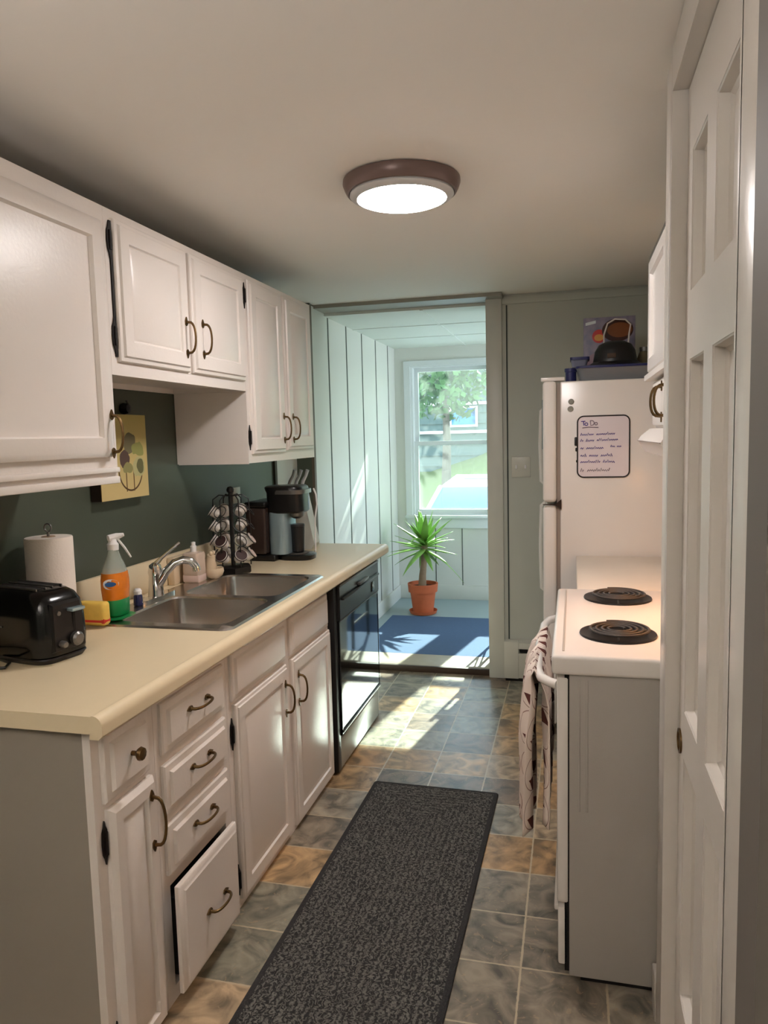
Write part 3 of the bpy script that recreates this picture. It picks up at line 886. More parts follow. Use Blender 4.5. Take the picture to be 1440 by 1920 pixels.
loft(bm, [[(.147, -.055, .03), (.147, .055, .03), (.143, .050, .165), (.143, -.050, .165)], [(.160, -.050, .035), (.160, .050, .035), (.153, .045, .158), (.153, -.045, .158)]])
obj('control_panel', bm, BLACKP, tr)
obj('lever', B(.154, .180, -.004, .040, .136, .146, .004), SILVER, tr)
obj('lever_slot', B(.150, .1575, .014, .022, .06, .14), DARKIN, tr)
for (y, z, r_) in ((.016, .058, .019), (-.030, .052, .010)):
    bm = lathe(NB(), y, z, [(r_ * .8, .155), (r_, .160), (r_, .172), (r_ * .7, .178), (.001, .179)], 20, 'x')
    obj('knob', bm, GREYM, tr)
obj('knob', lathe(NB(), -.030, .136, [(.006, .150), (.006, .158), (.001, .159)], 12, 'x'), GREYM, tr)
bm = NB()
for i in range(5): add_box(bm, -.05 + i * .012, -.042 + i * .012, -.0932, -.0915, .098, .102)
obj('logo', bm, GREYM, tr)
cd = obj('power_cord', tube(NB(), [(-1.62, 1.67, CT + .006), (-1.56, 1.625, CT + .006), (-1.50, 1.60, CT + .006), (-1.46, 1.62, CT + .006), (-1.48, 1.66, CT + .006), (-1.53, 1.68, CT + .008)], .004, 8), BLACKP, origin=(-1.53, 1.64, CT))
tag(cd, 'black power cord curled on the counter beside the toaster', 'cord')

# paper towel
px_, py_ = -1.550, 1.935
ph = thing('paper_towel_holder', 'wire paper towel holder with a loop on top behind the toaster', 'holder', (px_, py_, CT))
obj('base', lathe(NB(), px_, py_, [(.066, CT), (.068, CT + .006), (.05, CT + .012), (.008, CT + .014)], 28), GREYM, ph)
obj('rod', tube(NB(), [(px_, py_, CT + .01), (px_, py_, 1.238)], .004, 8), GREYM, ph)
obj('loop', tube(NB(), arc_pts((px_, py_, 1.250), .012, -PI * .4, PI * 1.4, 14, (1, 0, 0), (0, 0, 1)), .0028, 8), GREYM, ph)
rl = thing('paper_towel_roll', 'white paper towel roll standing on its holder behind the toaster', 'paper towel', (px_, py_, CT + .014))
bm = NB()
lathe(bm, px_, py_, [(.020, CT + .0155), (.068, CT + .0155), (.069, CT + .02), (.069, 1.218), (.067, 1.222), (.020, 1.222), (.020, 1.20)], 48, cap0=True, cap1=True)
obj('paper', bm, PAPER, rl)
obj('core', lathe(NB(), px_, py_, [(.021, 1.2225), (.018, 1.2245), (.001, 1.2235)], 24), mat('cardboard_core', (150, 125, 100), .9), rl)

# dish soap bottle in green tray
sx, sy = -1.500, 2.185
ty = obj('sponge_tray', (lambda b_: (loft(b_, [superell(sx + .005, sy - .02, .050, .055, CT + .0075, 32, 3), superell(sx + .005, sy - .02, .058, .066, CT + .014, 32, 3), superell(sx + .005, sy - .02, .052, .060, CT + .012, 32, 3), ]), b_)[1])(NB()), GREENPL, origin=(sx, sy, CT))
ty.location.z = CT
tag(ty, 'low green dish under the orange dish soap bottle', 'tray')
bt = thing('dish_soap_bottle', 'dish soap bottle of orange liquid with green base and white spray head', 'bottle', (sx, sy, CT + .012))
z0 = CT + .014
bm = NB(); loft(bm, [superell(sx, sy, .036 * s_, .052 * s_, z0 + z_, 32, 2.4) for z_, s_ in ((0, .86), (.006, .96), (.05, .99), (.056, .96))])
obj('green_bottom', bm, GREENPL, bt)
bm = NB(); loft(bm, [superell(sx, sy, .036 * s_, .052 * s_, z0 + z_, 32, 2.4) for z_, s_ in ((.056, .97), (.09, 1.04), (.12, 1.04), (.146, .96))])
obj('orange_body', bm, ORANGE, bt)
bm = NB(); loft(bm, [superell(sx, sy, .036 * s_, .052 * s_, z0 + z_, 32, 2.2) for z_, s_ in ((.1462, .96), (.165, .84), (.18, .70), (.192, .58), (.205, .48), (.218, .40), (.222, .38))])
obj('clear_shoulder', bm, CLEARPL, bt)
bm = NB()
lathe(bm, sx, sy, [(.018, z0 + .220), (.019, z0 + .240), (.014, z0 + .247), (.012, z0 + .257)], 20)
tube(bm, [(sx - .008, sy - .012, z0 + .260), (sx + .008, sy + .012, z0 + .264), (sx + .030, sy + .020, z0 + .270)], [.012, .012, .006], 10)
tube(bm, [(sx + .012, sy + .01, z0 + .257), (sx + .028, sy + .024, z0 + .225), (sx + .040, sy + .040, z0 + .190)], [.004, .004, .003], 8)
obj('spray_head', bm, WHITEL, bt)
# oval label
def oval(a, b, t0, t1, m, nm):
    rings = []
    for t_ in (t0, t1):
        pts = []
        for i in range(28):
            th_ = 2 * PI * i / 28
            yy = a * math.cos(th_); zz = b * math.sin(th_)
            ang = -1.15 + yy / .045
            pts.append((sx + (.0378 + t_) * math.cos(ang) * 1.0, sy + (.0552 + t_) * math.sin(ang), z0 + .112 + zz))
        rings.append(pts)
    bm = NB(); loft(bm, rings); return obj(nm, bm, m, bt)
oval(.028, .017, -.004, .0015, WHITEL, 'label')
oval(.019, .008, .001, .0028, BLUEL, 'label_emblem')

sp_ = thing('sponge_pack', 'yellow and red wrapped sponge pack leaning between toaster and soap bottle', 'sponge', (-1.50, 2.075, CT + .012))
bm = B(-1.555, -1.452, 2.045, 2.085, CT + .0075, CT + .085, .012, 3); obj('wrapper', bm, YELP, sp_)
obj('red_band', B(-1.556, -1.4515, 2.0442, 2.0858, CT + .012, CT + .036, .010, 2), REDP, sp_)
mb = thing('jar', 'tiny dark blue jar with a white lid beside the dish soap', 'jar', (-1.475, 2.36, zt))
obj('body', lathe(NB(), -1.52, 2.345, [(.014, zt), (.017, zt + .004), (.016, zt + .036), (.012, zt + .042)], 16), mat('dark_blue_glass', (36, 40, 78), .15), mb)
obj('lid', lathe(NB(), -1.52, 2.345, [(.014, zt + .042), (.015, zt + .054), (.010, zt + .062), (.001, zt + .064)], 16), WHITEL, mb)

# soap dispenser, ceramic shell, box by the sink
dp = thing('soap_dispenser', 'pale translucent soap dispenser with white pump at the sink corner', 'dispenser', (-1.54, 2.80, zt))
dxx, dyy = -1.540, 2.80
bm = NB(); loft(bm, [rrect(dxx - w_, dxx + w_, dyy - w_, dyy + w_, .008, z_) for w_, z_ in ((.034, zt), (.036, zt + .004), (.036, zt + .115), (.033, zt + .122), (.012, zt + .126))])
obj('body', bm, mat('frosted_plastic', (206, 186, 168), .35), dp)
obj('liquid_base', B(dxx - .0368, dxx + .0368, dyy - .0368, dyy + .0368, zt + .001, zt + .034, .006), mat('pink_soap', (220, 196, 186), .3), dp)
obj('pump', lathe(NB(), dxx, dyy, [(.013, zt + .126), (.013, zt + .150), (.009, zt + .152), (.009, zt + .166), (.001, zt + .168)], 16), WHITEL, dp)
bx = obj('tile_coaster', B(WL + .024, WL + .056, 2.73, 2.84, CT, CT + .115, .004), CREAM, origin=(-1.6, 2.85, CT)); tag(bx, 'small cream tile block standing against the backsplash behind the soap dispenser', 'tile')
cs = thing('ceramic_scrubber_holder', 'cream ceramic frog shaped scrubber holder between dispenser and pod stand', 'holder', (-1.49, 2.875, zt))
cx_, cy_ = -1.490, 2.875
obj('bowl', lathe(NB(), cx_, cy_, [(.020, zt), (.036, zt + .012), (.043, zt + .03), (.041, zt + .045), (.036, zt + .044), (.03, zt + .02), (.001, zt + .016)], 28), CREAM, cs)
bm = NB(); tube(bm, [(cx_ - .012, cy_, zt + .02), (cx_ - .014, cy_, zt + .055), (cx_ - .012, cy_ - .002, zt + .08), (cx_ - .006, cy_ - .005, zt + .10)], [.022, .027, .020, .017], 16)
for s_ in (-1, 1): lathe(bm, cx_ - .004, cy_ + s_ * .011, [(.001, zt + .100), (.007, zt + .104), (.008, zt + .110), (.005, zt + .117), (.001, zt + .118)], 12)
obj('figure', bm, CREAM, cs)

# coffee pod stand --------------------------------------------------------
rx_, ry_ = -1.482, 3.050
rk = thing('coffee_pod_stand', 'black revolving wire stand holding tilted coffee pods', 'stand', (rx_, ry_, CT))
obj('base', lathe(NB(), rx_, ry_, [(.080, CT), (.085, CT + .006), (.085, CT + .028), (.078, CT + .032), (.02, CT + .034)], 6), BLACKP, rk)
obj('pole', tube(NB(), [(rx_, ry_, CT + .03), (rx_, ry_, 1.272)], .010, 12), BLACKM, rk)
obj('finial', lathe(NB(), rx_, ry_, [(.010, 1.268), (.016, 1.274), (.017, 1.284), (.012, 1.294), (.001, 1.298)], 16), BLACKM, rk)
lev = [CT + .085, CT + .150, CT + .215, CT + .280]
pods = []
for k_ in range(6):
    a = k_ * PI / 3 + .35
    u_ = V((math.cos(a), math.sin(a), 0))
    c_ = V((rx_, ry_, 0))
    bm = NB()
    tube(bm, [c_ + u_ * .01 + V((0, 0, CT + .345)), c_ + u_ * .05 + V((0, 0, CT + .350)), c_ + u_ * .078 + V((0, 0, CT + .33)), c_ + u_ * .083 + V((0, 0, CT + .18)), c_ + u_ * .078 + V((0, 0, CT + .034))], .003, 6)
    for z in lev:
        cc = c_ + u_ * .082 + V((0, 0, z))
        nrm = (u_ * .80 + V((0, 0, .60))).normalized(); s_ = V((-u_.y, u_.x, 0)); q_ = nrm.cross(s_)
        tube(bm, [cc + (s_ * math.cos(t_) + q_ * math.sin(t_)) * .0285 for t_ in [2 * PI * i / 16 for i in range(17)]], .002, 6)
        pods.append((cc, nrm, s_, q_, k_))
    obj('wire_column', bm, BLACKM, rk)
def pod_at(i, cc, nrm, s_, q_, k_, src):
    o = src
    M = Matrix((( s_.x, q_.x, nrm.x, cc.x), (s_.y, q_.y, nrm.y, cc.y), (s_.z, q_.z, nrm.z, cc.z), (0, 0, 0, 1))) @ Matrix.Scale(1.14, 4)
    o.matrix_world = M
    return o
def make_pod(lidm):
    p = thing('coffee_pod', 'white coffee pod tilted in the black pod stand', 'coffee pod', (0, 0, 0), local=True, group='coffee pods in the black stand')
    obj('cup', lathe(NB(), 0, 0, [(.016, -.030), (.0175, -.029), (.0215, .004), (.0245, .004), (.0245, .006)], 20, cap1=True), PODC, p)
    obj('foil_lid', lathe(NB(), 0, 0, [(.023, .006), (.023, .0072), (.001, .0075)], 20), lidm, p)
    return p
podp = [make_pod(PINKL), make_pod(PODD)]
used = [0, 0]
hs = ['topmost ring', 'second ring from the top', 'third ring from the top', 'lowest ring']
side = {0: 'right', 1: 'wall side', 2: 'wall side', 3: 'left', 4: 'camera side', 5: 'camera side'}
for i, (cc, nrm, s_, q_, k_) in enumerate(pods):
    lvl = i % 4
    if k_ == 5 and lvl != 0: continue
    if k_ == 4 and lvl > 1: continue
    if k_ == 0 and lvl > 1: continue
    w_ = 1 if (k_ in (1, 2, 4) or (i % 5 == 0 and k_ != 0)) else 0
    o = podp[w_] if not used[w_] else copy_tree(podp[w_])
    used[w_] += 1
    pod_at(i, cc, nrm, s_, q_, k_, o)
    o['label'] = ('%s coffee pod tilted in the black stand' % ('dark-lidded' if w_ else 'pink-lidded white'))
    o['group'] = 'dark-lidded coffee pods in the stand' if w_ else 'pink-lidded coffee pods in the stand'

# coffee maker ------------------------------------------------------------
kx, ky = -1.40, 3.42
km = thing('coffee_maker', 'black single-cup coffee maker with silver column at the counter end', 'coffee maker', (kx, ky, CT))
bm = B(-1.545, -1.400, 3.34, 3.56, CT, CT + .032, .010)
loft(bm, [superell(-1.325, 3.45, .085, .075, CT, 32, 3), superell(-1.325, 3.45, .088, .078, CT + .022, 32, 3), superell(-1.325, 3.45, .078, .068, CT + .028, 32, 3)])
obj('base', bm, BLACKP, km)
obj('water_tank', B(-1.548, -1.445, 3.335, 3.56, CT + .033, CT + .262, .012, 3), BROWNT, km)
obj('tank_lid', B(-1.552, -1.44, 3.330, 3.565, CT + .263, CT + .290, .010, 3), BLACKP, km)
bm = NB(); loft(bm, [superell(-1.400, 3.45, .052, .085, z_, 28, 3.5) for z_ in (CT + .030, CT + .245)])
obj('column', bm, SILVER, km)
bm = NB(); loft(bm, [superell(-1.365 + dx_, 3.45, a_, b_, z_, 40, 3.6) for z_, a_, b_, dx_ in ((CT + .232, .086, .085, .0), (CT + .240, .093, .092, 0), (CT + .33, .094, .094, -.002), (CT + .345, .097, .096, -.006), (CT + .358, .097, .092, -.010), (CT + .364, .088, .080, -.010))])
obj('head', bm, BLACKP, km)
bm = NB(); loft(bm, [superell(-1.350, 3.45, a_, b_, z_, 40, 3.6) for z_, a_, b_ in ((CT + .325, .088, .0965), (CT + .345, .088, .0975))])
obj('handle_band', bm, GREYM, km)
obj('spout', lathe(NB(), -1.325, 3.45, [(.016, CT + .200), (.034, CT + .212), (.042, CT + .240)], 24), GREYM, km)
obj('drip_grate', lathe(NB(), -1.325, 3.45, [(.058, CT + .028), (.058, CT + .032), (.001, CT + .033)], 24), GREYM, km)
tb = obj('travel_mug', lathe(NB(), -1.322, 3.45, [(.026, CT + .034), (.030, CT + .038), (.034, CT + .16), (.036, CT + .162), (.034, CT + .172), (.001, CT + .174)], 24), BLACKM, origin=(-1.322, 3.45, CT))
tag(tb, 'black travel mug standing under the coffee maker spout', 'mug')
wc = obj('cord', tube(NB(), [(-1.272, 3.56, 1.25), (-1.262, 3.565, 1.22), (-1.258, 3.565, 1.17), (-1.270, 3.565, 1.10), (-1.272, 3.565, 1.0), (-1.275, 3.57, CT + .02), (-1.30, 3.60, CT + .006), (-1.38, 3.66, CT + .006)], .0045, 8), WHITEL, origin=(-1.25, 3.62, CT))
tag(wc, 'thin white cord hanging down beside the coffee maker', 'cord')
# knife block
KNIFE = mat('satin_steel', (210, 212, 214), 0.38, metal=0.6)
nx, ny = -1.44, 3.78
kb = thing('knife_block', 'pale knife block behind the coffee maker with steel handles', 'knife block', (nx, ny, CT))
bm = NB(); prism(bm, [(-.08, 0), (.08, 0), (.10, .03), (.045, .30), (-.07, .34), (-.08, .30)], (nx, ny, CT), (1, 0, 0), (0, 0, 1), (0, 1, 0), -.045, .045)
obj('block', bm, mat('pale_wood_block', (200, 200, 192), .5), kb)
for i in range(3):
    bx0 = nx - .045 + i * .036
    kn = thing('knife', ['leftmost of the steel-handled knives in the block', 'middle steel-handled knife in the block behind the coffee maker', 'rightmost steel-handled knife in the block behind the coffee maker'][i], 'knife', (bx0, ny, CT + .3), group='knives in the block')
    obj('handle', tube(NB(), [(bx0, ny - .02, CT + .335 - i * .012), (bx0 + .012, ny - .02, CT + .365), (bx0 + .03, ny - .02, CT + .395), (bx0 + .040, ny - .02, CT + .425)], [.009, .0095, .008, .010], 10), KNIFE, kn)
    obj('bolster', lathe(NB(), bx0 - .002, ny - .02, [(.010, CT + .318 - i * .012), (.012, CT + .336 - i * .012), (.001, CT + .338 - i * .012)], 12), GREYM, kn)

# outlet plate behind pod stand
op = obj('outlet_plate', B(WL, WL + .006, 3.42, 3.50, 1.185, 1.265, .002), PLATE, origin=(WL, 3.46, 1.185)); tag(op, 'pale outlet plate on the green wall above the pod stand', 'outlet')

# ------------------------------------------------------------------ stove
SX0, SX1, SYA, SYB = -.010, .640, 1.950, 2.790
stv = thing('stove', 'white electric coil stove on the right with a towel on its door handle', 'stove', (.3, 2.37, 0))
bm = ringpanel(NB(), (SX0, SYA, .045), (1, 0, 0), (0, 0, 1), (0, -1, 0), SX1 - SX0, .83, [(0, -.835), (0, .0), (.03, .0), (.034, .003), (.045, .003), (.049, .0)])
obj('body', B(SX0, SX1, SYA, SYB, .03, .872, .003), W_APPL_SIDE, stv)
bm = NB()
for x in (.012, .032): add_box(bm, x, x + .006, SYA - .002, SYA + .001, .5, .86, .001)
obj('pressed_rib', bm, W_APPL_SIDE, stv)
obj('plinth', B(SX0 + .03, SX1, SYA + .03, SYB - .03, 0, .031), BLACKM, stv)
obj('gap', B(SX0 - .012, SX0 + .001, SYA + .006, SYB - .006, .04, .868), DARKIN, stv)
CK = .925
bm = B(-.055, SX1, SYA - .012, SYB + .012, .872, CK, .010, 3)
ck = obj('cooktop', bm, W_APPL, stv)
obj('edge_ridge', B(-.028, -.022, SYA + .03, SYB - .03, CK - .001, CK + .0015, .0006), W_APPL_SIDE, ck)
def burner(cx, cy, r, hz_):
    bm = lathe(NB(), cx, cy, [(r * .99, CK - .001), (r, CK + .002), (r * .99, CK + .006), (r * .93, CK + .0055), (r * .86, CK + .0025), (r * .2, CK + .0015), (.001, CK + .0015)], 48)
    p = obj('drip_pan', bm, BLACKM, stv)
    bm = NB(); pts = []
    n_ = 150
    for i in range(n_ + 1):
        t_ = i / n_; a = t_ * 4.3 * 2 * PI
        rr = r * (.18 + .66 * t_)
        pts.append((cx + rr * math.cos(a), cy + rr * math.sin(a), CK + .017))
    tube(bm, pts, .0038, 8)
    obj('coil', bm, mat('coil_metal', (74, 70, 68), .5, metal=.2), p)
    bm = NB()
    for k_ in range(3):
        a = k_ * 2 * PI / 3 + .5
        tube(bm, [(cx, cy, CK + .0035), (cx + r * .86 * math.cos(a), cy + r * .86 * math.sin(a), CK + .0035)], .003, 6)
    lathe(bm, cx, cy, [(.016, CK + .002), (.016, CK + .010), (.001, CK + .011)], 16)
    obj('support', bm, GREYM, p)
burner(.123, 2.170, .106, 0); burner(.148, 2.650, .113, 0)
burner(.44, 2.19, .10, 0); burner(.44, 2.64, .10, 0)
obj('backguard', B(.585, .645, SYA, SYB, CK, 1.12, .01), W_APPL, stv)
od = obj('oven_door', B(-.042, -.012, SYA + .004, SYB - .004, .235, .862, .006), W_APPL, stv)
obj('drawer_front', B(-.040, -.012, SYA + .006, SYB - .006, .055, .222, .006), W_APPL, stv)
obj('drawer_lip', B(-.050, -.038, SYA + .01, SYB - .01, .208, .224, .004), W_APPL, stv)
hy0, hy1 = SYA + .045, SYB - .045
HZ = .828
hp = [(-.040, hy0, HZ), (-.060, hy0 + .015, HZ), (-.085, hy0 + .05, HZ), (-.098, hy0 + .12, HZ), (-.104, (hy0 + hy1) / 2, HZ), (-.098, hy1 - .12, HZ), (-.085, hy1 - .05, HZ), (-.060, hy1 - .015, HZ), (-.040, hy1, HZ)]
obj('handle', tube(NB(), hp, .013, 14), W_APPL, od)

# dish towel draped over handle
def towel():
    bm = NB()
    lay = bm.loops.layers.uv.new('UVMap')
    NU, NVn = 26, 40
    ya, yb = 2.00, 2.56
    L1, L2 = .47, .42
    grid = []
    for i in range(NU + 1):
        u = i / NU
        row = []
        yb_ = ya + (yb - ya) * u
        for j in range(NVn + 1):
            v = j / NVn
            s = v * (L1 + L2) - L1    # <0 outer side, >0 stove side
            fold = .019 * math.sin(u * 19 + 2.0 * s + 1.2) + .007 * math.sin(u * 43 + 5 * s)
            amp = min(1, abs(s) / .08)
            spread = min(1, abs(s) / .20)
            y = (ya + yb) / 2 + (yb_ - (ya + yb) / 2) * (.80 + .18 * spread)
            hx = -.102
            if s < -.025: x = hx - .019 - .016 * spread + fold * amp; z = HZ - (abs(s) - .025)
            elif s > .025: x = hx + .019 + abs(fold) * amp * .9; z = HZ - (s - .025)
            else:
                a = (s / .025) * PI / 2
                x = hx + .019 * math.sin(a); z = HZ + .019 * math.cos(a)
            z += .012 * math.sin(u * 9) * spread + (.045 * (u - .5) if s > 0 else -.05 * u * spread)
            row.append((bm.verts.new((x, y, z)), (u, v * 1.3)))
        grid.append(row)
    for i in range(NU):
        for j in range(NVn):
            q = (grid[i][j], grid[i + 1][j], grid[i + 1][j + 1], grid[i][j + 1])
            f = bm.faces.new([a[0] for a in q])
            for lp, a in zip(f.loops, q): lp[lay].uv = a[1]
    o = obj('dish_towel', bm, TOWELM, origin=(-.102, 2.33, HZ), smooth=80)
    md = o.modifiers.new('thick', 'SOLIDIFY'); md.thickness = .0035
    tag(o, 'cream dish towel printed with dark triangles, draped over the stove handle', 'towel')
towel()

# ------------------------------------------------------------------ base cabinet and worktop between stove and fridge
bc = thing('base_cabinet', 'white base cabinet between the stove and the refrigerator', 'cabinet', (.35, 3.2, 0))
obj('body', B(.05, XR - .005, 2.815, 3.60, 0, .868), W_CAB, bc)
bm = ringpanel(NB(), (.05, 3.58, .05), (0, -1, 0), (0, 0, 1), (-1, 0, 0), .74, .78, RAISED)
obj('door', bm, W_CAB, bc)
cc2 = obj('counter_slab', B(.013, XR - .004, 2.812, 3.63, .870, .915, .006), mat('white_laminate', (226, 214, 198), .3), origin=(.3, 3.2, .87))
tag(cc2, 'pale countertop slab between the stove and the refrigerator', 'countertop')

# ------------------------------------------------------------------ refrigerator
FA, FB = 3.655, 4.36
fr = thing('refrigerator', 'white top-freezer refrigerator with a to-do board on its side', 'refrigerator', (.3, 4.0, 0))
obj('body', B(-.060, .635, FA, FB, .03, 1.738, .008), W_APPL, fr)
obj('feet', B(-.02, .6, FA + .04, FB - .04, 0, .031), BLACKM, fr)
GASK = mat('door_gasket', (146, 132, 122), .6)
bm = B(-.076, -.060, FA + .012, FB - .012, .06, 1.15); add_box(bm, -.076, -.060, FA + .012, FB - .012, 1.165, 1.73)
obj('gasket', bm, GASK, fr)
fd = obj('freezer_door', B(-.142, -.077, FA, FB, 1.166, 1.742, .018, 4), W_APPL, fr)
rd = obj('fridge_door', B(-.142, -.077, FA, FB, .06, 1.150, .018, 4), W_APPL, fr)
obj('handle', tube(NB(), [(-.140, FB - .06, 1.20), (-.175, FB - .06, 1.23), (-.180, FB - .06, 1.42), (-.175, FB - .06, 1.62), (-.140, FB - .06, 1.65)], .012, 10), W_APPL, fd)
obj('handle', tube(NB(), [(-.140, FB - .06, 1.12), (-.175, FB - .06, 1.09), (-.180, FB - .06, .85), (-.175, FB - .06, .62), (-.140, FB - .06, .59)], .012, 10), W_APPL, rd)
bm = NB(); prism(bm, [(-.142, 0), (-.082, .002), (-.055, .024), (-.055, -.024), (-.082, -.006), (-.142, -.004)], (0, FA - .001, 1.158), (1, 0, 0), (0, 0, 1), (0, -1, 0), 0, .006)
obj('hinge', bm, mat('bronze_hinge', (58, 44, 38), .4, metal=.5), fr)
obj('top_hinge', B(-.15, -.04, FA + .01, FA + .06, 1.742, 1.760, .004), W_APPL, fr)

# magnets
for i, (z, nm) in enumerate(((1.642, 'upper of two grey round magnets on the refrigerator side'), (1.608, 'lower of two grey round magnets on the refrigerator side'))):
    o = obj('magnet', lathe(NB(), -.010 - .003 * i, z, [(.0125, FA - .0005), (.0135, FA - .003), (.0115, FA - .006), (.001, FA - .0065)], 20, 'y'), mat('grey_magnet', (140, 138, 128), .4), origin=(-.01, FA, z))
    tag(o, nm, 'magnet', 'round magnets on the refrigerator')
# magnetic whiteboard
wx0, wx1, wz0, wz1 = .019, .253, 1.286, 1.572
wb = thing('whiteboard', 'magnetic to-do whiteboard with black rounded frame and purple handwriting', 'whiteboard', (wx0, FA, wz0))
def rr2(x0, x1, z0, z1, r, y):
    return [(p[0], y, p[1]) for p in [(a, b) for a, b, _ in rrect(x0, x1, z0, z1, r, 0)]]
bm = NB(); loft(bm, [rr2(wx0 + .002, wx1 - .002, wz0 + .002, wz1 - .002, .026, FA - .0005), rr2(wx0 + .002, wx1 - .002, wz0 + .002, wz1 - .002, .026, FA - .003)])
obj('panel', bm, WBOARD, wb)
bm = NB()
fr_pts = rr2(wx0, wx1, wz0, wz1, .028, FA - .003)
tube(bm, fr_pts + [fr_pts[0]], .0032, 8, cap=False)
obj('frame', bm, BOARDF, wb)
def scrib(words, x, z, h, m, nm, slant=0.0):
    """hand lettered strokes: words = list of letter counts"""
    bm = NB()
    rnd = random.Random(int(x * 1000 + z * 7777))
    cx = x
    for w in words:
        pts = []
        for i in range(w * 3 + 1):
            pz = z + (h * (.9 if rnd.random() < .25 else .45) if i % 2 else rnd.uniform(-.1, .1) * h)
            pts.append((cx, FA - .0036, pz + slant * (cx - x)))
            cx += h * .30
        tube(bm, pts, .0020, 5)
        cx += h * .75
    obj(nm, bm, m, wb)
def strokes(S_, m, nm):
    bm = NB()
    for s in S_: tube(bm, [(wx0 + a, FA - .0036, wz0 + b) for a, b in s], .0019, 5)
    obj(nm, bm, m, wb)
# title "To Do"
hT = .262
strokes([[(.016, hT), (.036, hT + .001)], [(.027, hT), (.029, hT - .019)], arc_ := [(.040 + .0065 * math.cos(t_), hT - .013 + .0065 * math.sin(t_)) for t_ in [i * PI / 6 for i in range(13)]]], PURPLE, 'handwriting')
strokes([[(.058, hT + .003), (.060, hT - .020), (.072, hT - .017), (.076, hT - .006), (.070, hT + .002), (.058, hT + .003)], [(.084 + .006 * math.cos(t_), hT - .012 + .006 * math.sin(t_)) for t_ in [i * PI / 6 for i in range(13)]], [(.022, hT - .030), (.05, hT - .027), (.095, hT - .030)]], GREYINK, 'handwriting')
scrib([5, 7], wx0 + .014, wz0 + .196, .013, PURPLE, 'handwriting', .02)
scrib([1, 3, 8], wx0 + .014, wz0 + .168, .013, PURPLE, 'handwriting', .02)
scrib([1, 6], wx0 + .014, wz0 + .133, .014, PURPLE, 'handwriting', .0)
scrib([2, 2], wx0 + .150, wz0 + .140, .010, PURPLE, 'handwriting', .0)
scrib([2, 3, 4], wx0 + .014, wz0 + .098, .014, PURPLE, 'handwriting', .0)
scrib([7, 4], wx0 + .014, wz0 + .068, .014, PURPLE, 'handwriting', .0)
scrib([1, 7], wx0 + .014, wz0 + .028, .016, GREYINK, 'handwriting', .0)
obj('marker_clip', B(wx0 - .014, wx0 + .001, FA - .014, FA - .001, wz0 + .148, wz0 + .190, .005), BLACKM, wb)
obj('marker_clip', B(wx0 - .010, wx0 + .001, FA - .012, FA - .001, wz0 + .122, wz0 + .140, .004), BLACKM, wb)
obj('marker_clip', B(wx0 - .007, wx0 + .001, FA - .010, FA - .001, wz0 + .070, wz0 + .082, .003), BLACKM, wb)
# paper on freezer door front
pn = obj('paper_notice', B(-.1485, -.1425, FA + .10, FA + .36, 1.42, 1.66, .001), mat('dark_paper_print', (70, 96, 100), .5), origin=(-.145, FA + .2, 1.42))
tag(pn, 'dark paper stuck to the front of the freezer door', 'paper')

# on top of the fridge
FT = 1.7385
bn = thing('storage_bin', 'long grey plastic storage bin with navy lid on the refrigerator', 'storage bin', (.19, 3.85, FT))
bm = NB(); loft(bm, [rrect(.035, .370, 3.72, 3.98, .03, FT), rrect(.015, .385, 3.70, 4.00, .03, FT + .060)])
obj('tub', bm, BINP, bn)
bm = NB(); loft(bm, [rrect(.010, .390, 3.695, 4.005, .032, FT + .060), rrect(.010, .390, 3.695, 4.005, .032, FT + .070), rrect(.03, .37, 3.715, 3.985, .03, FT + .074)])
obj('lid', bm, BLUELID, bn)
sbn = thing('food_container', 'small clear food container with navy lid left of the black cap', 'container', (.04, 3.8, FT))
bm = NB(); loft(bm, [rrect(-.005, .060, 3.80, 3.90, .014, FT + .0745), rrect(-.012, .070, 3.79, 3.91, .016, FT + .108)])
obj('tub', bm, mat('clear_grey_plastic', (130, 132, 150), .2), sbn)
bm = NB(); loft(bm, [rrect(-.016, .076, 3.785, 3.915, .018, FT + .108), rrect(-.016, .076, 3.785, 3.915, .018, FT + .122)])
obj('lid', bm, BLUELID, sbn)
jr2 = obj('food_jar', lathe(NB(), -.012, 3.79, [(.022, FT), (.026, FT + .004), (.026, FT + .05), (.030, FT + .052), (.030, FT + .068), (.001, FT + .070)], 20), BLUELID, origin=(-.012, 3.79, FT)); tag(jr2, 'small navy-lidded jar at the front edge of the refrigerator top', 'jar')
hx_, hy_ = .195, 3.83
cp_ = thing('cap', 'black domed hat with a short brim resting on the storage bin', 'hat', (hx_, hy_, FT + .074))
bm = NB(); lathe(bm, hx_, hy_, [(.104, FT + .0755), (.102, FT + .10), (.094, FT + .145), (.076, FT + .175), (.045, FT + .190), (.001, FT + .195)], 40, sy=.9)
obj('crown', bm, BLACKM, cp_)
bm = NB(); lathe(bm, hx_, hy_, [(.100, FT + .086), (.128, FT + .0745), (.129, FT + .078), (.104, FT + .094)], 40, sy=.85)
obj('brim', bm, BLACKM, cp_)
obj('patch', B(hx_ - .040, hx_ + .0, hy_ - .0935, hy_ - .088, FT + .105, FT + .128, .003), mat('brown_patch', (70, 52, 40), .7), cp_)
gb = thing('printed_box', 'glossy box with red and brown food pictures standing behind the cap', 'box', (.18, 4.03, FT))
bm = B(.050, .290 + .012, 4.02, 4.08, FT, 2.075, .002)
obj('carton', bm, BOXART, gb, uv=lambda c: ((c.x - .05) / .252, (c.z - FT) / (2.075 - FT)))
bh = obj('wire_handle', tube(NB(), [(.150, 3.96, FT + .07), (.148, 3.96, FT + .24), (.165, 3.96, FT + .295), (.20, 3.96, FT + .315), (.25, 3.96, FT + .31), (.275, 3.96, FT + .285), (.268, 3.96, FT + .24), (.255, 3.96, FT + .07)], .004, 8), PODC, origin=(.2, 3.96, FT))
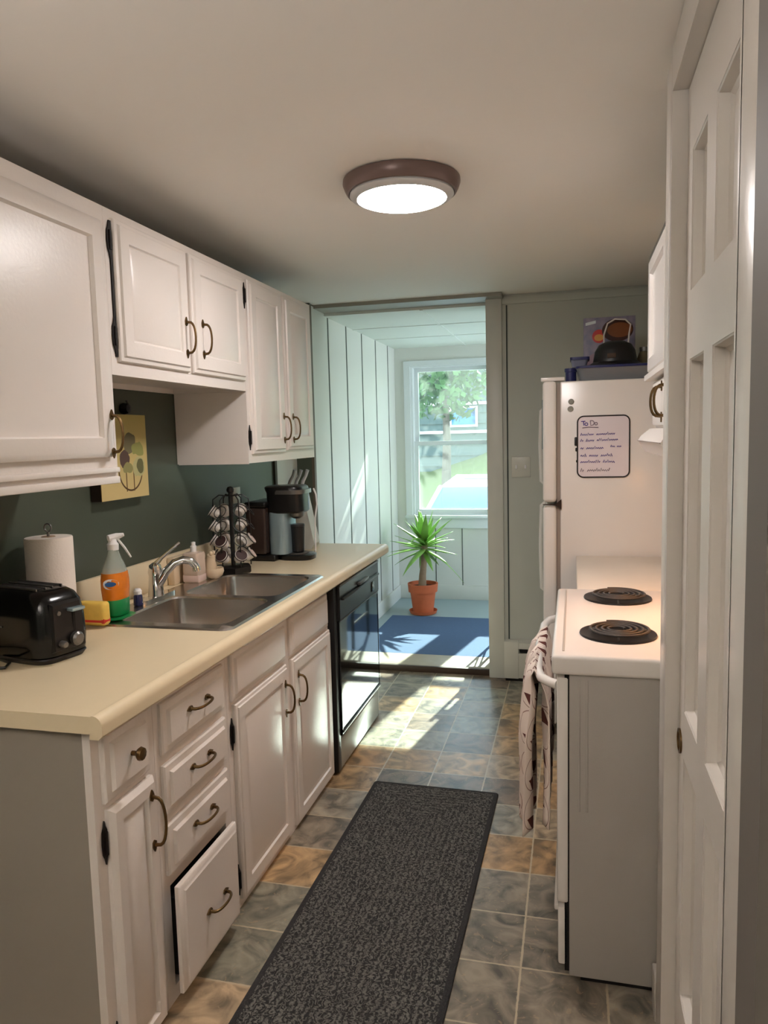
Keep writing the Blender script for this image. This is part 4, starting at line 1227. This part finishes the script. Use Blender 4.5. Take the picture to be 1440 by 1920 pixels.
tag(bh, 'pale wire basket handle arching up behind the black cap', 'handle')
gj = thing('glass_jar', 'tall dim glass jar at the back beside the microwave', 'jar', (.345, 4.08, FT))
obj('glass', lathe(NB(), .352, 4.06, [(.030, FT), (.038, FT + .01), (.040, FT + .12), (.030, FT + .15), (.024, FT + .16)], 24), mat('dim_glass', (110, 100, 78), .15), gj)
obj('lid', lathe(NB(), .352, 4.06, [(.027, FT + .16), (.028, FT + .18), (.001, FT + .182)], 20), GREYM, gj)

# ------------------------------------------------------------------ right wall: hood, cabinet, shelf, microwave
hd = thing('range_hood', 'white range hood with rounded front over the stove', 'range hood', (.45, 2.36, 1.43))
bm = NB()
pr_ = [(XR - .004, 1.428), (.235, 1.428), (.222, 1.450), (.212, 1.466), (.222, 1.482), (.250, 1.505), (XR - .004, 1.505)]
loft(bm, [[(x, 2.0, z) for x, z in pr_], [(x, 2.68, z) for x, z in pr_]])
obj('shell', bm, W_APPL, hd)
obj('seam', B(.2105, .2125, 2.0, 2.68, 1.4645, 1.4675), GASK, hd)
obj('bulb', B(.36, .44, 2.30, 2.42, 1.420, 1.4275, .002), BULB, hd)
hc = thing('wall_cabinet', 'low white cabinet with brass pulls between range hood and microwave shelf', 'cabinet', (.45, 2.36, 1.51))
obj('body', B(.272, XR - .004, 2.0, 2.70, 1.507, 1.664), W_CAB, hc)
for i, (a, b) in enumerate(((2.02, 2.34), (2.36, 2.68))):
    bm = ringpanel(NB(), (.272, b, 1.515), (0, -1, 0), (0, 0, 1), (-1, 0, 0), b - a, .142, [(0, 0), (0, .010), (.006, .014), (.02, .014)])
    d = obj('door', bm, W_CAB, hc)
    bm = pull_bm(-.258, (2.30, 2.40)[i], 1.585, True, .105, .030)
    for v in bm.verts: v.co.x = -v.co.x
    obj('handle', bm, BRASS, d)
sh = obj('wall_shelf', B(.236, XR - .004, 2.0, 2.745, 1.666, 1.686, .003), W_CAB, origin=(.45, 2.36, 1.666))
tag(sh, 'white shelf board carrying the microwave on the right wall', 'shelf')
mw = thing('microwave', 'white microwave oven on the shelf above the range hood', 'microwave', (.45, 2.3, 1.687))
obj('case', B(.262, XR - .02, 2.02, 2.70, 1.687, 2.06, .008), W_APPL, mw)
bm = ringpanel(NB(), (.262, 2.70, 1.690), (0, -1, 0), (0, 0, 1), (-1, 0, 0), .48, .366, [(0, 0), (0, .012), (.006, .020), (.045, .020), (.052, .010), (.055, .010)])
obj('door', bm, W_APPL, mw)
obj('control_panel', B(.248, .262, 2.03, 2.215, 1.692, 2.054, .004), W_APPL, mw)
obj('vent_grille', B(.246, .262, 2.72 - .5, 2.70, 2.060, 2.075, .002), GREYM, mw)

# ------------------------------------------------------------------ far wall: switch, heater
sw = thing('light_switch', 'pale double switch plate on the wall left of the refrigerator', 'switch', (-.30, FY, 1.24))
obj('plate', B(-.358, -.248, FY - .006, FY, 1.238, 1.360, .002), PLATE, sw)
for x in (-.33, -.276): obj('toggle', B(x - .005, x + .005, FY - .016, FY - .006, 1.29, 1.312, .002), WHITEL, sw)
ht = thing('baseboard_heater', 'pale metal baseboard heater along the far wall beside the casing', 'heater', (-.1, FY, 0))
bm = NB()
pr_ = [(FY - .002, .02), (FY - .060, .02), (FY - .064, .035), (FY - .064, .175), (FY - .050, .180), (FY - .048, .200), (FY - .066, .204), (FY - .060, .238), (FY - .002, .246)]
loft(bm, [[(-.404, y, z) for y, z in pr_], [(.62, y, z) for y, z in pr_]])
obj('cover', bm, HEATM, ht)
obj('slot', B(-.315, .60, FY - .067, FY - .046, .181, .197), DARKIN, ht)
obj('end_cap', B(-.407, -.320, FY - .068, FY - .002, .018, .247, .004), HEATM, ht)
obj('gap', B(-.40, .60, FY - .055, FY - .004, .0, .020), DARKIN, ht)

# ------------------------------------------------------------------ rugs
HX, HY = .2685, .93
rg = thing('rug', 'long charcoal textured runner rug on the kitchen floor', 'rug', (-.585, 3.008 - HY, 0), math.radians(-.9), local=True)
def slabrug(hx, hy, th, r=.012, bev=.003):
    bm = NB()
    loft(bm, [rrect(-hx, hx, -hy, hy, r, 0.0005), rrect(-hx, hx, -hy, hy, r, th - bev), rrect(-hx + bev, hx - bev, -hy + bev, hy - bev, r, th)])
    return bm
bpy.data.objects.remove(rg)
bm = slabrug(HX, HY, .009)
rg = obj('rug', bm, RUGM); rg.location = (-.585, 3.008 - HY, 0); rg.rotation_euler = (0, 0, math.radians(-.9))
tag(rg, 'long charcoal textured runner rug on the kitchen floor', 'rug')
bm = slabrug(.62, .525, .008)
r2 = obj('rug', bm, BLUERUG); r2.location = (-.84, 5.30, SF)
r2.location = (-.825, 5.335, SF)
tag(r2, 'dark blue rectangular rug on the sunroom floor', 'rug')

# ------------------------------------------------------------------ potted plant
pxx, pyy = -1.210, 5.99
pl = thing('potted_yucca', 'green spiky yucca on a bare trunk in the sunroom corner', 'plant', (pxx, pyy, SF))
obj('saucer', lathe(NB(), pxx, pyy, [(.095, SF), (.108, SF + .006), (.118, SF + .030), (.112, SF + .030), (.100, SF + .010), (.001, SF + .010)], 36), TERRA, pl)
pt = obj('pot', lathe(NB(), pxx, pyy, [(.080, SF + .012), (.084, SF + .014), (.106, SF + .185), (.120, SF + .187), (.126, SF + .255), (.114, SF + .256), (.108, SF + .225), (.001, SF + .224)], 40), TERRA, pl)
obj('soil', lathe(NB(), pxx, pyy, [(.108, SF + .2245), (.07, SF + .232), (.001, SF + .234)], 24), SOIL, pt)
obj('trunk', tube(NB(), [(pxx - .005, pyy, SF + .22), (pxx + .0, pyy, SF + .32), (pxx + .012, pyy, SF + .42), (pxx + .018, pyy, SF + .50), (pxx + .018, pyy, SF + .57)], [.034, .029, .025, .026, .030], 14), TRUNK, pl)
bm = NB()
rnd = random.Random(11)
for i in range(46):
    az = i * 2.39996 + rnd.uniform(-.2, .2)
    t_ = i / 45
    el = math.radians(74 - 92 * t_ + rnd.uniform(-8, 8))
    L = rnd.uniform(.25, .37) * (.85 if t_ < .2 else 1)
    w = rnd.uniform(.022, .032)
    base = V((pxx + .018, pyy, SF + .62 - .09 * t_))
    d = V((math.cos(az) * math.cos(el), math.sin(az) * math.cos(el), math.sin(el)))
    sidev = V((-math.sin(az), math.cos(az), 0))
    droop = rnd.uniform(.05, .22) + (.35 if rnd.random() < .15 else 0)
    n_ = 7
    pts = []
    for j in range(n_ + 1):
        s = j / n_
        p = base + d * (L * s) + V((0, 0, -droop * L * s * s * 1.2))
        ww = w * (math.sin(min(1, s * 1.6 + .35) * PI / 2)) * (1 - max(0, (s - .35) / .65) ** 1.3) + .0006
        p.x = max(p.x, -1.505)
        up = sidev.cross(d).normalized()
        pts.append((p - sidev * ww + up * ww * .35, p, p + sidev * ww + up * ww * .35))
    vs = [[bm.verts.new(q) for q in tr3] for tr3 in pts]
    for a, b in zip(vs[:-1], vs[1:]):
        bm.faces.new((a[0], a[1], b[1], b[0])); bm.faces.new((a[1], a[2], b[2], b[1]))
fo = obj('foliage', bm, LEAF, pl, smooth=60)
md = fo.modifiers.new('thick', 'SOLIDIFY'); md.thickness = .0012
LEAF.node_tree.nodes['Principled BSDF'].inputs['Subsurface Weight'].default_value = 0.0

# ------------------------------------------------------------------ black chair in the sunroom
ch = thing('chair', 'black metal chair mostly hidden behind the doorway casing', 'chair', (-.30, 5.05, SF))
cxa, cxb, cya, cyb = -.525, -.13, 4.86, 5.25
for (x, y, h) in ((cxa, cya, .66), (cxb, cya, .66), (cxa + .0, cyb, .44), (cxb, cyb, .44)):
    obj('leg', B(x - .010, x + .010, y - .010, y + .010, SF + .0085, SF + h, .003), BLACKM, ch)
obj('seat', B(cxa + .012, cxb - .012, cya + .012, cyb + .01, SF + .43, SF + .455, .008), CHAIRW, ch)
obj('back_rail', B(cxa + .01, cxb - .01, cya - .008, cya + .008, SF + .56, SF + .65, .006), BLACKM, ch)
obj('stretcher', tube(NB(), [(cxa, cya, SF + .18), (cxa, cyb, SF + .18)], .007, 8), GREYM, ch)
obj('stretcher', tube(NB(), [(cxa, cya, SF + .28), (cxa, cyb, SF + .28)], .007, 8), GREYM, ch)
obj('finial', lathe(NB(), cxa, cya, [(.011, SF + .66), (.013, SF + .668), (.001, SF + .674)], 12), CHROME, ch)

# ------------------------------------------------------------------ outdoors
GZ = -.72
bm = NB()
NXg, NYg = 40, 30
def gh(x, y):
    h = GZ
    if y > 13.5: h += (y - 13.5) * (.10 + max(0, min(1, (x + 4.2) / 6.0)) * .22)
    return h
gv = [[bm.verts.new((-30 + 60 * i / NXg, 6.8 + 34 * j / NYg, gh(-30 + 60 * i / NXg, 6.8 + 34 * j / NYg))) for j in range(NYg + 1)] for i in range(NXg + 1)]
for i in range(NXg):
    for j in range(NYg): bm.faces.new((gv[i][j], gv[i + 1][j], gv[i + 1][j + 1], gv[i][j + 1]))
lw_ = obj('lawn', bm, GRASS); tag(lw_, 'yellow-green grassy slope rising behind the white car', 'lawn'); lw_['kind'] = 'structure'
dv = obj('driveway', B(-8, 8, 7.0, 13.2, GZ - .05, GZ + .012), DRIVE); tag(dv, 'grey driveway under the white car', 'driveway'); dv['kind'] = 'structure'

# car facing the house, left half seen through the window
car = thing('car', 'white car with a windshield coloured as blue sky reflection, parked outside the window', 'car', (-1.06, 10.3, GZ))
CX, CY = -1.06, 10.3
def carsec(y, hw, zb, zt_, r=.12):
    return [(CX + a, CY + y, GZ + b) for a, b in ((-hw, zb), (-hw * 1.0, zb + .25), (-hw * .985, zt_ - r), (-hw * .93, zt_ - r * .25), (-hw * .80, zt_), (hw * .80, zt_), (hw * .93, zt_ - r * .25), (hw * .985, zt_ - r), (hw, zb + .25), (hw, zb))]
bm = NB()
loft(bm, [carsec(-2.10, .72, .42, .80), carsec(-2.0, .84, .28, .92), carsec(-1.6, .90, .25, 1.00), carsec(-.80, .92, .25, 1.06), carsec(.0, .92, .25, 1.06), carsec(1.6, .92, .25, 1.06), carsec(2.15, .88, .28, 1.02), carsec(2.3, .8, .4, .9)])
obj('body', bm, CARW, car)
def cab(y, hw, z): return [(CX - hw, CY + y, GZ + z), (CX + hw, CY + y, GZ + z)]
# greenhouse: roof shell + glass
bm = NB()
A = [(-.86, -.95, 1.06), (.86, -.95, 1.06), (.66, -.25, 1.60), (-.66, -.25, 1.60)]
Bq = [(-.66, -.25, 1.60), (.66, -.25, 1.60), (.68, .3, 1.67), (.66, 1.3, 1.65), (-.66, 1.3, 1.65), (-.68, .3, 1.67)]
loft(bm, [[(CX + x, CY + y, GZ + z) for x, y, z in ((-.70, -.30, 1.510), (.70, -.30, 1.510), (.72, 1.4, 1.60), (-.72, 1.4, 1.60))],
          [(CX + x, CY + y, GZ + z) for x, y, z in ((-.66, -.20, 1.555), (.66, -.20, 1.555), (.68, 1.35, 1.575), (-.68, 1.35, 1.575))],
          [(CX + x, CY + y, GZ + z) for x, y, z in ((-.50, .0, 1.600), (.50, .0, 1.600), (.52, 1.2, 1.610), (-.52, 1.2, 1.610))]])
for s_ in (-1, 1):
    tube(bm, [(CX + s_ * .87, CY - .95, GZ + 1.05), (CX + s_ * .69, CY - .27, GZ + 1.52)], .035, 8)
    tube(bm, [(CX + s_ * .88, CY + 2.0, GZ + 1.05), (CX + s_ * .70, CY + 1.38, GZ + 1.52)], .05, 8)
    tube(bm, [(CX + s_ * .89, CY + .45, GZ + 1.05), (CX + s_ * .71, CY + .45, GZ + 1.53)], .035, 8)
obj('roof', bm, CARW, car)
bm = NB(); loft(bm, [[(CX - .86, CY - .98, GZ + 1.05), (CX + .86, CY - .98, GZ + 1.05), (CX + .69, CY - .29, GZ + 1.52), (CX - .69, CY - .29, GZ + 1.52)],
                     [(CX - .86, CY - .94, GZ + 1.05), (CX + .86, CY - .94, GZ + 1.05), (CX + .69, CY - .25, GZ + 1.52), (CX - .69, CY - .25, GZ + 1.52)]])
obj('windshield', bm, CARG, car)
for s_ in (-1, 1):
    bm = NB(); loft(bm, [[(CX + s_ * .885, CY - .92, GZ + 1.05), (CX + s_ * .885, CY + 2.0, GZ + 1.05), (CX + s_ * .70, CY + 1.38, GZ + 1.52), (CX + s_ * .70, CY - .25, GZ + 1.52)],
                         [(CX + s_ * .865, CY - .92, GZ + 1.05), (CX + s_ * .865, CY + 2.0, GZ + 1.05), (CX + s_ * .68, CY + 1.38, GZ + 1.52), (CX + s_ * .68, CY - .25, GZ + 1.52)]])
    obj('side_window', bm, CARG, car)
    for y in (-1.35, 1.40):
        bm = lathe(NB(), CY + y, GZ + .33, [(.20, CX + s_ * .80 - .10), (.33, CX + s_ * .80 - .10), (.33, CX + s_ * .80 + .10), (.20, CX + s_ * .80 + .11)], 28, 'x')
        obj('wheel', bm, TIRE, car)
    obj('mirror', B(CX + s_ * 1.0 - .09, CX + s_ * 1.0 + .09, CY - .75, CY - .65, GZ + 1.06, GZ + 1.20, .03), CARW, car)
    obj('headlight', B(CX + s_ * .68 - .13, CX + s_ * .68 + .13, CY - 2.10, CY - 2.0, GZ + .66, GZ + .80, .03), CHROME, car)
obj('sunroof', B(CX - .42, CX + .42, CY + .10, CY + .80, GZ + 1.600, GZ + 1.616, .004), mat('sunroof_glass', (110, 128, 130), .2), car)
obj('grille', B(CX - .4, CX + .4, CY - 2.13, CY - 2.08, GZ + .5, GZ + .74, .02), BLACKP, car)

# neighbour building and trees
hs_ = thing('neighbour_house', 'pale grey house with horizontal siding on the slope beyond the car', 'house', (-4, 24, 0))
bm = B(-14, 5, 24.0, 30.0, 0.0, 4.4)
obj('wall', bm, SIDING, hs_)
bm = NB()
for i in range(12): add_box(bm, -14, 5, 23.95, 24.0, .5 + i * .34, .5 + i * .34 + .045)
obj('siding_board', bm, SIDING, hs_)
bm = NB()
for z in (2.45, 1.55): add_box(bm, -14, 5, 23.88, 23.95, z, z + .09)
obj('white_band', bm, WHITEL, hs_)
bm = prism(NB(), [(-.6, 0), (3.5, 2.0), (7.6, 0)], (0, 23.6, 4.3), (0, 1, 0), (0, 0, 1), (1, 0, 0), -14.5, 5.5)
obj('roof', bm, ROOFM, hs_)
for x in (-8.6, -3.4):
    f_ = obj('window', B(x - .45, x + .45, 23.90, 23.96, 1.75, 2.4), WHITEL, hs_)
    obj('pane', B(x - .38, x + .38, 23.88, 23.905, 1.82, 2.34), CARG, f_)
for i, (x, y, s_, lab) in enumerate(((-3.1, 18.5, 1.0, 'leafy green tree in front of the pale house'), (-7.8, 21, 1.25, 'broad green tree at the left beyond the car'), (2.2, 19, 1.3, 'tall green tree at the right beyond the car'))):
    g0 = gh(x, y)
    tr_ = thing('tree', lab, 'tree', (x, y, g0), group='trees beyond the car')
    obj('trunk', tube(NB(), [(x, y, g0 - .05), (x + .05, y, g0 + 1.4 * s_), (x + .02, y, g0 + 2.8 * s_)], [.13, .10, .06], 10), BARK, tr_)
    bm = NB()
    rnd = random.Random(30 + i)
    for k_ in range(900):
        th_, ph_ = rnd.uniform(0, 2 * PI), math.acos(rnd.uniform(-1, 1))
        rr = (rnd.random() ** .4) * s_
        c_ = V((x + 1.15 * rr * math.sin(ph_) * math.cos(th_), y + 1.1 * rr * math.sin(ph_) * math.sin(th_), g0 + 3.0 * s_ + 1.2 * rr * math.cos(ph_)))
        a_ = V((rnd.uniform(-1, 1), rnd.uniform(-1, 1), rnd.uniform(-1, 1))).normalized() * .12
        b_ = a_.cross(V((rnd.uniform(-1, 1), rnd.uniform(-1, 1), rnd.uniform(-1, 1)))).normalized() * .07
        bm.faces.new([bm.verts.new(c_ - a_), bm.verts.new(c_ + b_), bm.verts.new(c_ + a_), bm.verts.new(c_ - b_)])
    obj('foliage', bm, TREEF, tr_, smooth=0)

# leafy tree added for shade, mostly unseen, its crown reaching over the first window (dapples the sun on the left wall)
tx, ty_ = -3.0, 8.9
tr_ = thing('tree', 'small leafy tree added outside as sun shade, left of the sunroom window', 'tree', (tx, ty_, GZ))
obj('trunk', tube(NB(), [(tx, ty_, GZ), (tx + .05, ty_, 1.4), (tx + .3, ty_ - .1, 2.5), (tx + .9, ty_ - .25, 3.0)], [.10, .08, .06, .03], 10), BARK, tr_)
bm = NB(); rnd = random.Random(77)
for k_ in range(720):
    c_ = V((rnd.uniform(-3.5, -.74), rnd.uniform(8.1, 9.1), rnd.uniform(2.5, 3.7) ** 1.0))
    a_ = V((rnd.uniform(-1, 1), rnd.uniform(-1, 1), rnd.uniform(-1, 1))).normalized() * .085
    b_ = a_.cross(V((rnd.uniform(-1, 1), rnd.uniform(-1, 1), rnd.uniform(-1, 1)))).normalized() * .05
    bm.faces.new([bm.verts.new(c_ - a_), bm.verts.new(c_ + b_), bm.verts.new(c_ + a_), bm.verts.new(c_ - b_)])
obj('foliage', bm, TREEF, tr_, smooth=0)

# ------------------------------------------------------------------ world, sun
# added fill lamp, unseen behind the camera, brightens the ceiling
l2 = thing('fill_lamp', 'added uplight out of view at the near end, brightening the kitchen ceiling', 'lamp', (-.80, -.35, 0))
obj('base', lathe(NB(), -.80, -.35, [(.13, .001), (.13, .015), (.02, .03)], 32), BRONZE, l2)
obj('pole', tube(NB(), [(-.80, -.35, .02), (-.80, -.35, 1.66)], .012, 10), BRONZE, l2)
obj('fill_lamp_shade', lathe(NB(), -.80, -.35, [(.02, 1.64), (.08, 1.66), (.15, 1.74), (.155, 1.745), (.148, 1.745), (.13, 1.722), (.001, 1.70)], 40), BRONZE, l2)
obj('diffuser', lathe(NB(), -.80, -.35, [(.132, 1.730), (.001, 1.731)], 40, cap0=False), LENS2, l2)
w = bpy.data.worlds.new('World'); S.world = w; w.use_nodes = True
nt = w.node_tree
bg = nt.nodes['Background']
tc = nt.nodes.new('ShaderNodeTexCoord'); sx_ = nt.nodes.new('ShaderNodeSeparateXYZ')
nt.links.new(tc.outputs['Generated'], sx_.inputs[0])
cr = nt.nodes.new('ShaderNodeValToRGB')
cr.color_ramp.elements[0].position = 0.0; cr.color_ramp.elements[0].color = (.86, .88, .97, 1)
cr.color_ramp.elements[1].position = 0.6; cr.color_ramp.elements[1].color = (.66, .76, .99, 1)
nt.links.new(sx_.outputs[2], cr.inputs['Fac']); nt.links.new(cr.outputs[0], bg.inputs['Color'])
bg.inputs['Strength'].default_value = 4.3

sd = bpy.data.lights.new('sun', 'SUN'); sd.energy = 15.5; sd.angle = math.radians(.8); sd.color = (1.0, .96, .86)
so = bpy.data.objects.new('sun', sd); COL.objects.link(so)
dvec = V((-.185, -1, -.63))
so.rotation_euler = dvec.to_track_quat('-Z', 'Y').to_euler()
so.location = (3, 14, 9)

# window portals help sample the daylight
for (c_, sz, rot) in (((-1.055, SY + .2, 1.465), (.69, 1.29), (PI / 2 * -1, 0, 0)), ((-.085, SY + .2, 1.465), (.69, 1.29), (-PI / 2, 0, 0)), ((1.6, 5.65, 1.45), (1.3, 1.2), None)):
    ld = bpy.data.lights.new('daylight_portal', 'AREA'); ld.shape = 'RECTANGLE'; ld.size, ld.size_y = sz
    ld.cycles.is_portal = True
    lo = bpy.data.objects.new('daylight_portal', ld); COL.objects.link(lo)
    lo.location = c_
    dirv = V((0, -1, 0)) if rot else V((-1, 0, 0))
    lo.rotation_euler = dirv.to_track_quat('-Z', 'Z').to_euler()

# ------------------------------------------------------------------ camera
cd_ = bpy.data.cameras.new('Camera'); cam = bpy.data.objects.new('Camera', cd_); COL.objects.link(cam)
f = 1400.0
Yv = V((1075 - 720, 810 - 960, f)).normalized()
roll = .025
D = V((roll, 1, -(roll * Yv.x + Yv.y) / Yv.z)).normalized()
Xv = D.cross(Yv)
# camera axes in world: row i of [Xv Yv -D]
right = V((Xv[0], Yv[0], -D[0])); down = V((Xv[1], Yv[1], -D[1])); fwd = V((Xv[2], Yv[2], -D[2]))
M = Matrix.Identity(4)
for i in range(3):
    M[i][0] = right[i]; M[i][1] = -down[i]; M[i][2] = -fwd[i]
M[0][3], M[1][3], M[2][3] = 0, 0, 1.5
cam.matrix_world = M
cd_.sensor_fit = 'VERTICAL'; cd_.sensor_height = 36.0; cd_.lens = f / 1920 * 36.0
cd_.clip_start = .02; cd_.clip_end = 200
S.camera = cam

S.view_settings.view_transform = 'Standard'; S.view_settings.look = 'None'
S.view_settings.gamma = 1.0; S.view_settings.exposure = 0.9
S.view_settings.use_curve_mapping = False

for o in bpy.data.objects:
    for k_ in ('_o', '_local'):
        if k_ in o: del o[k_]
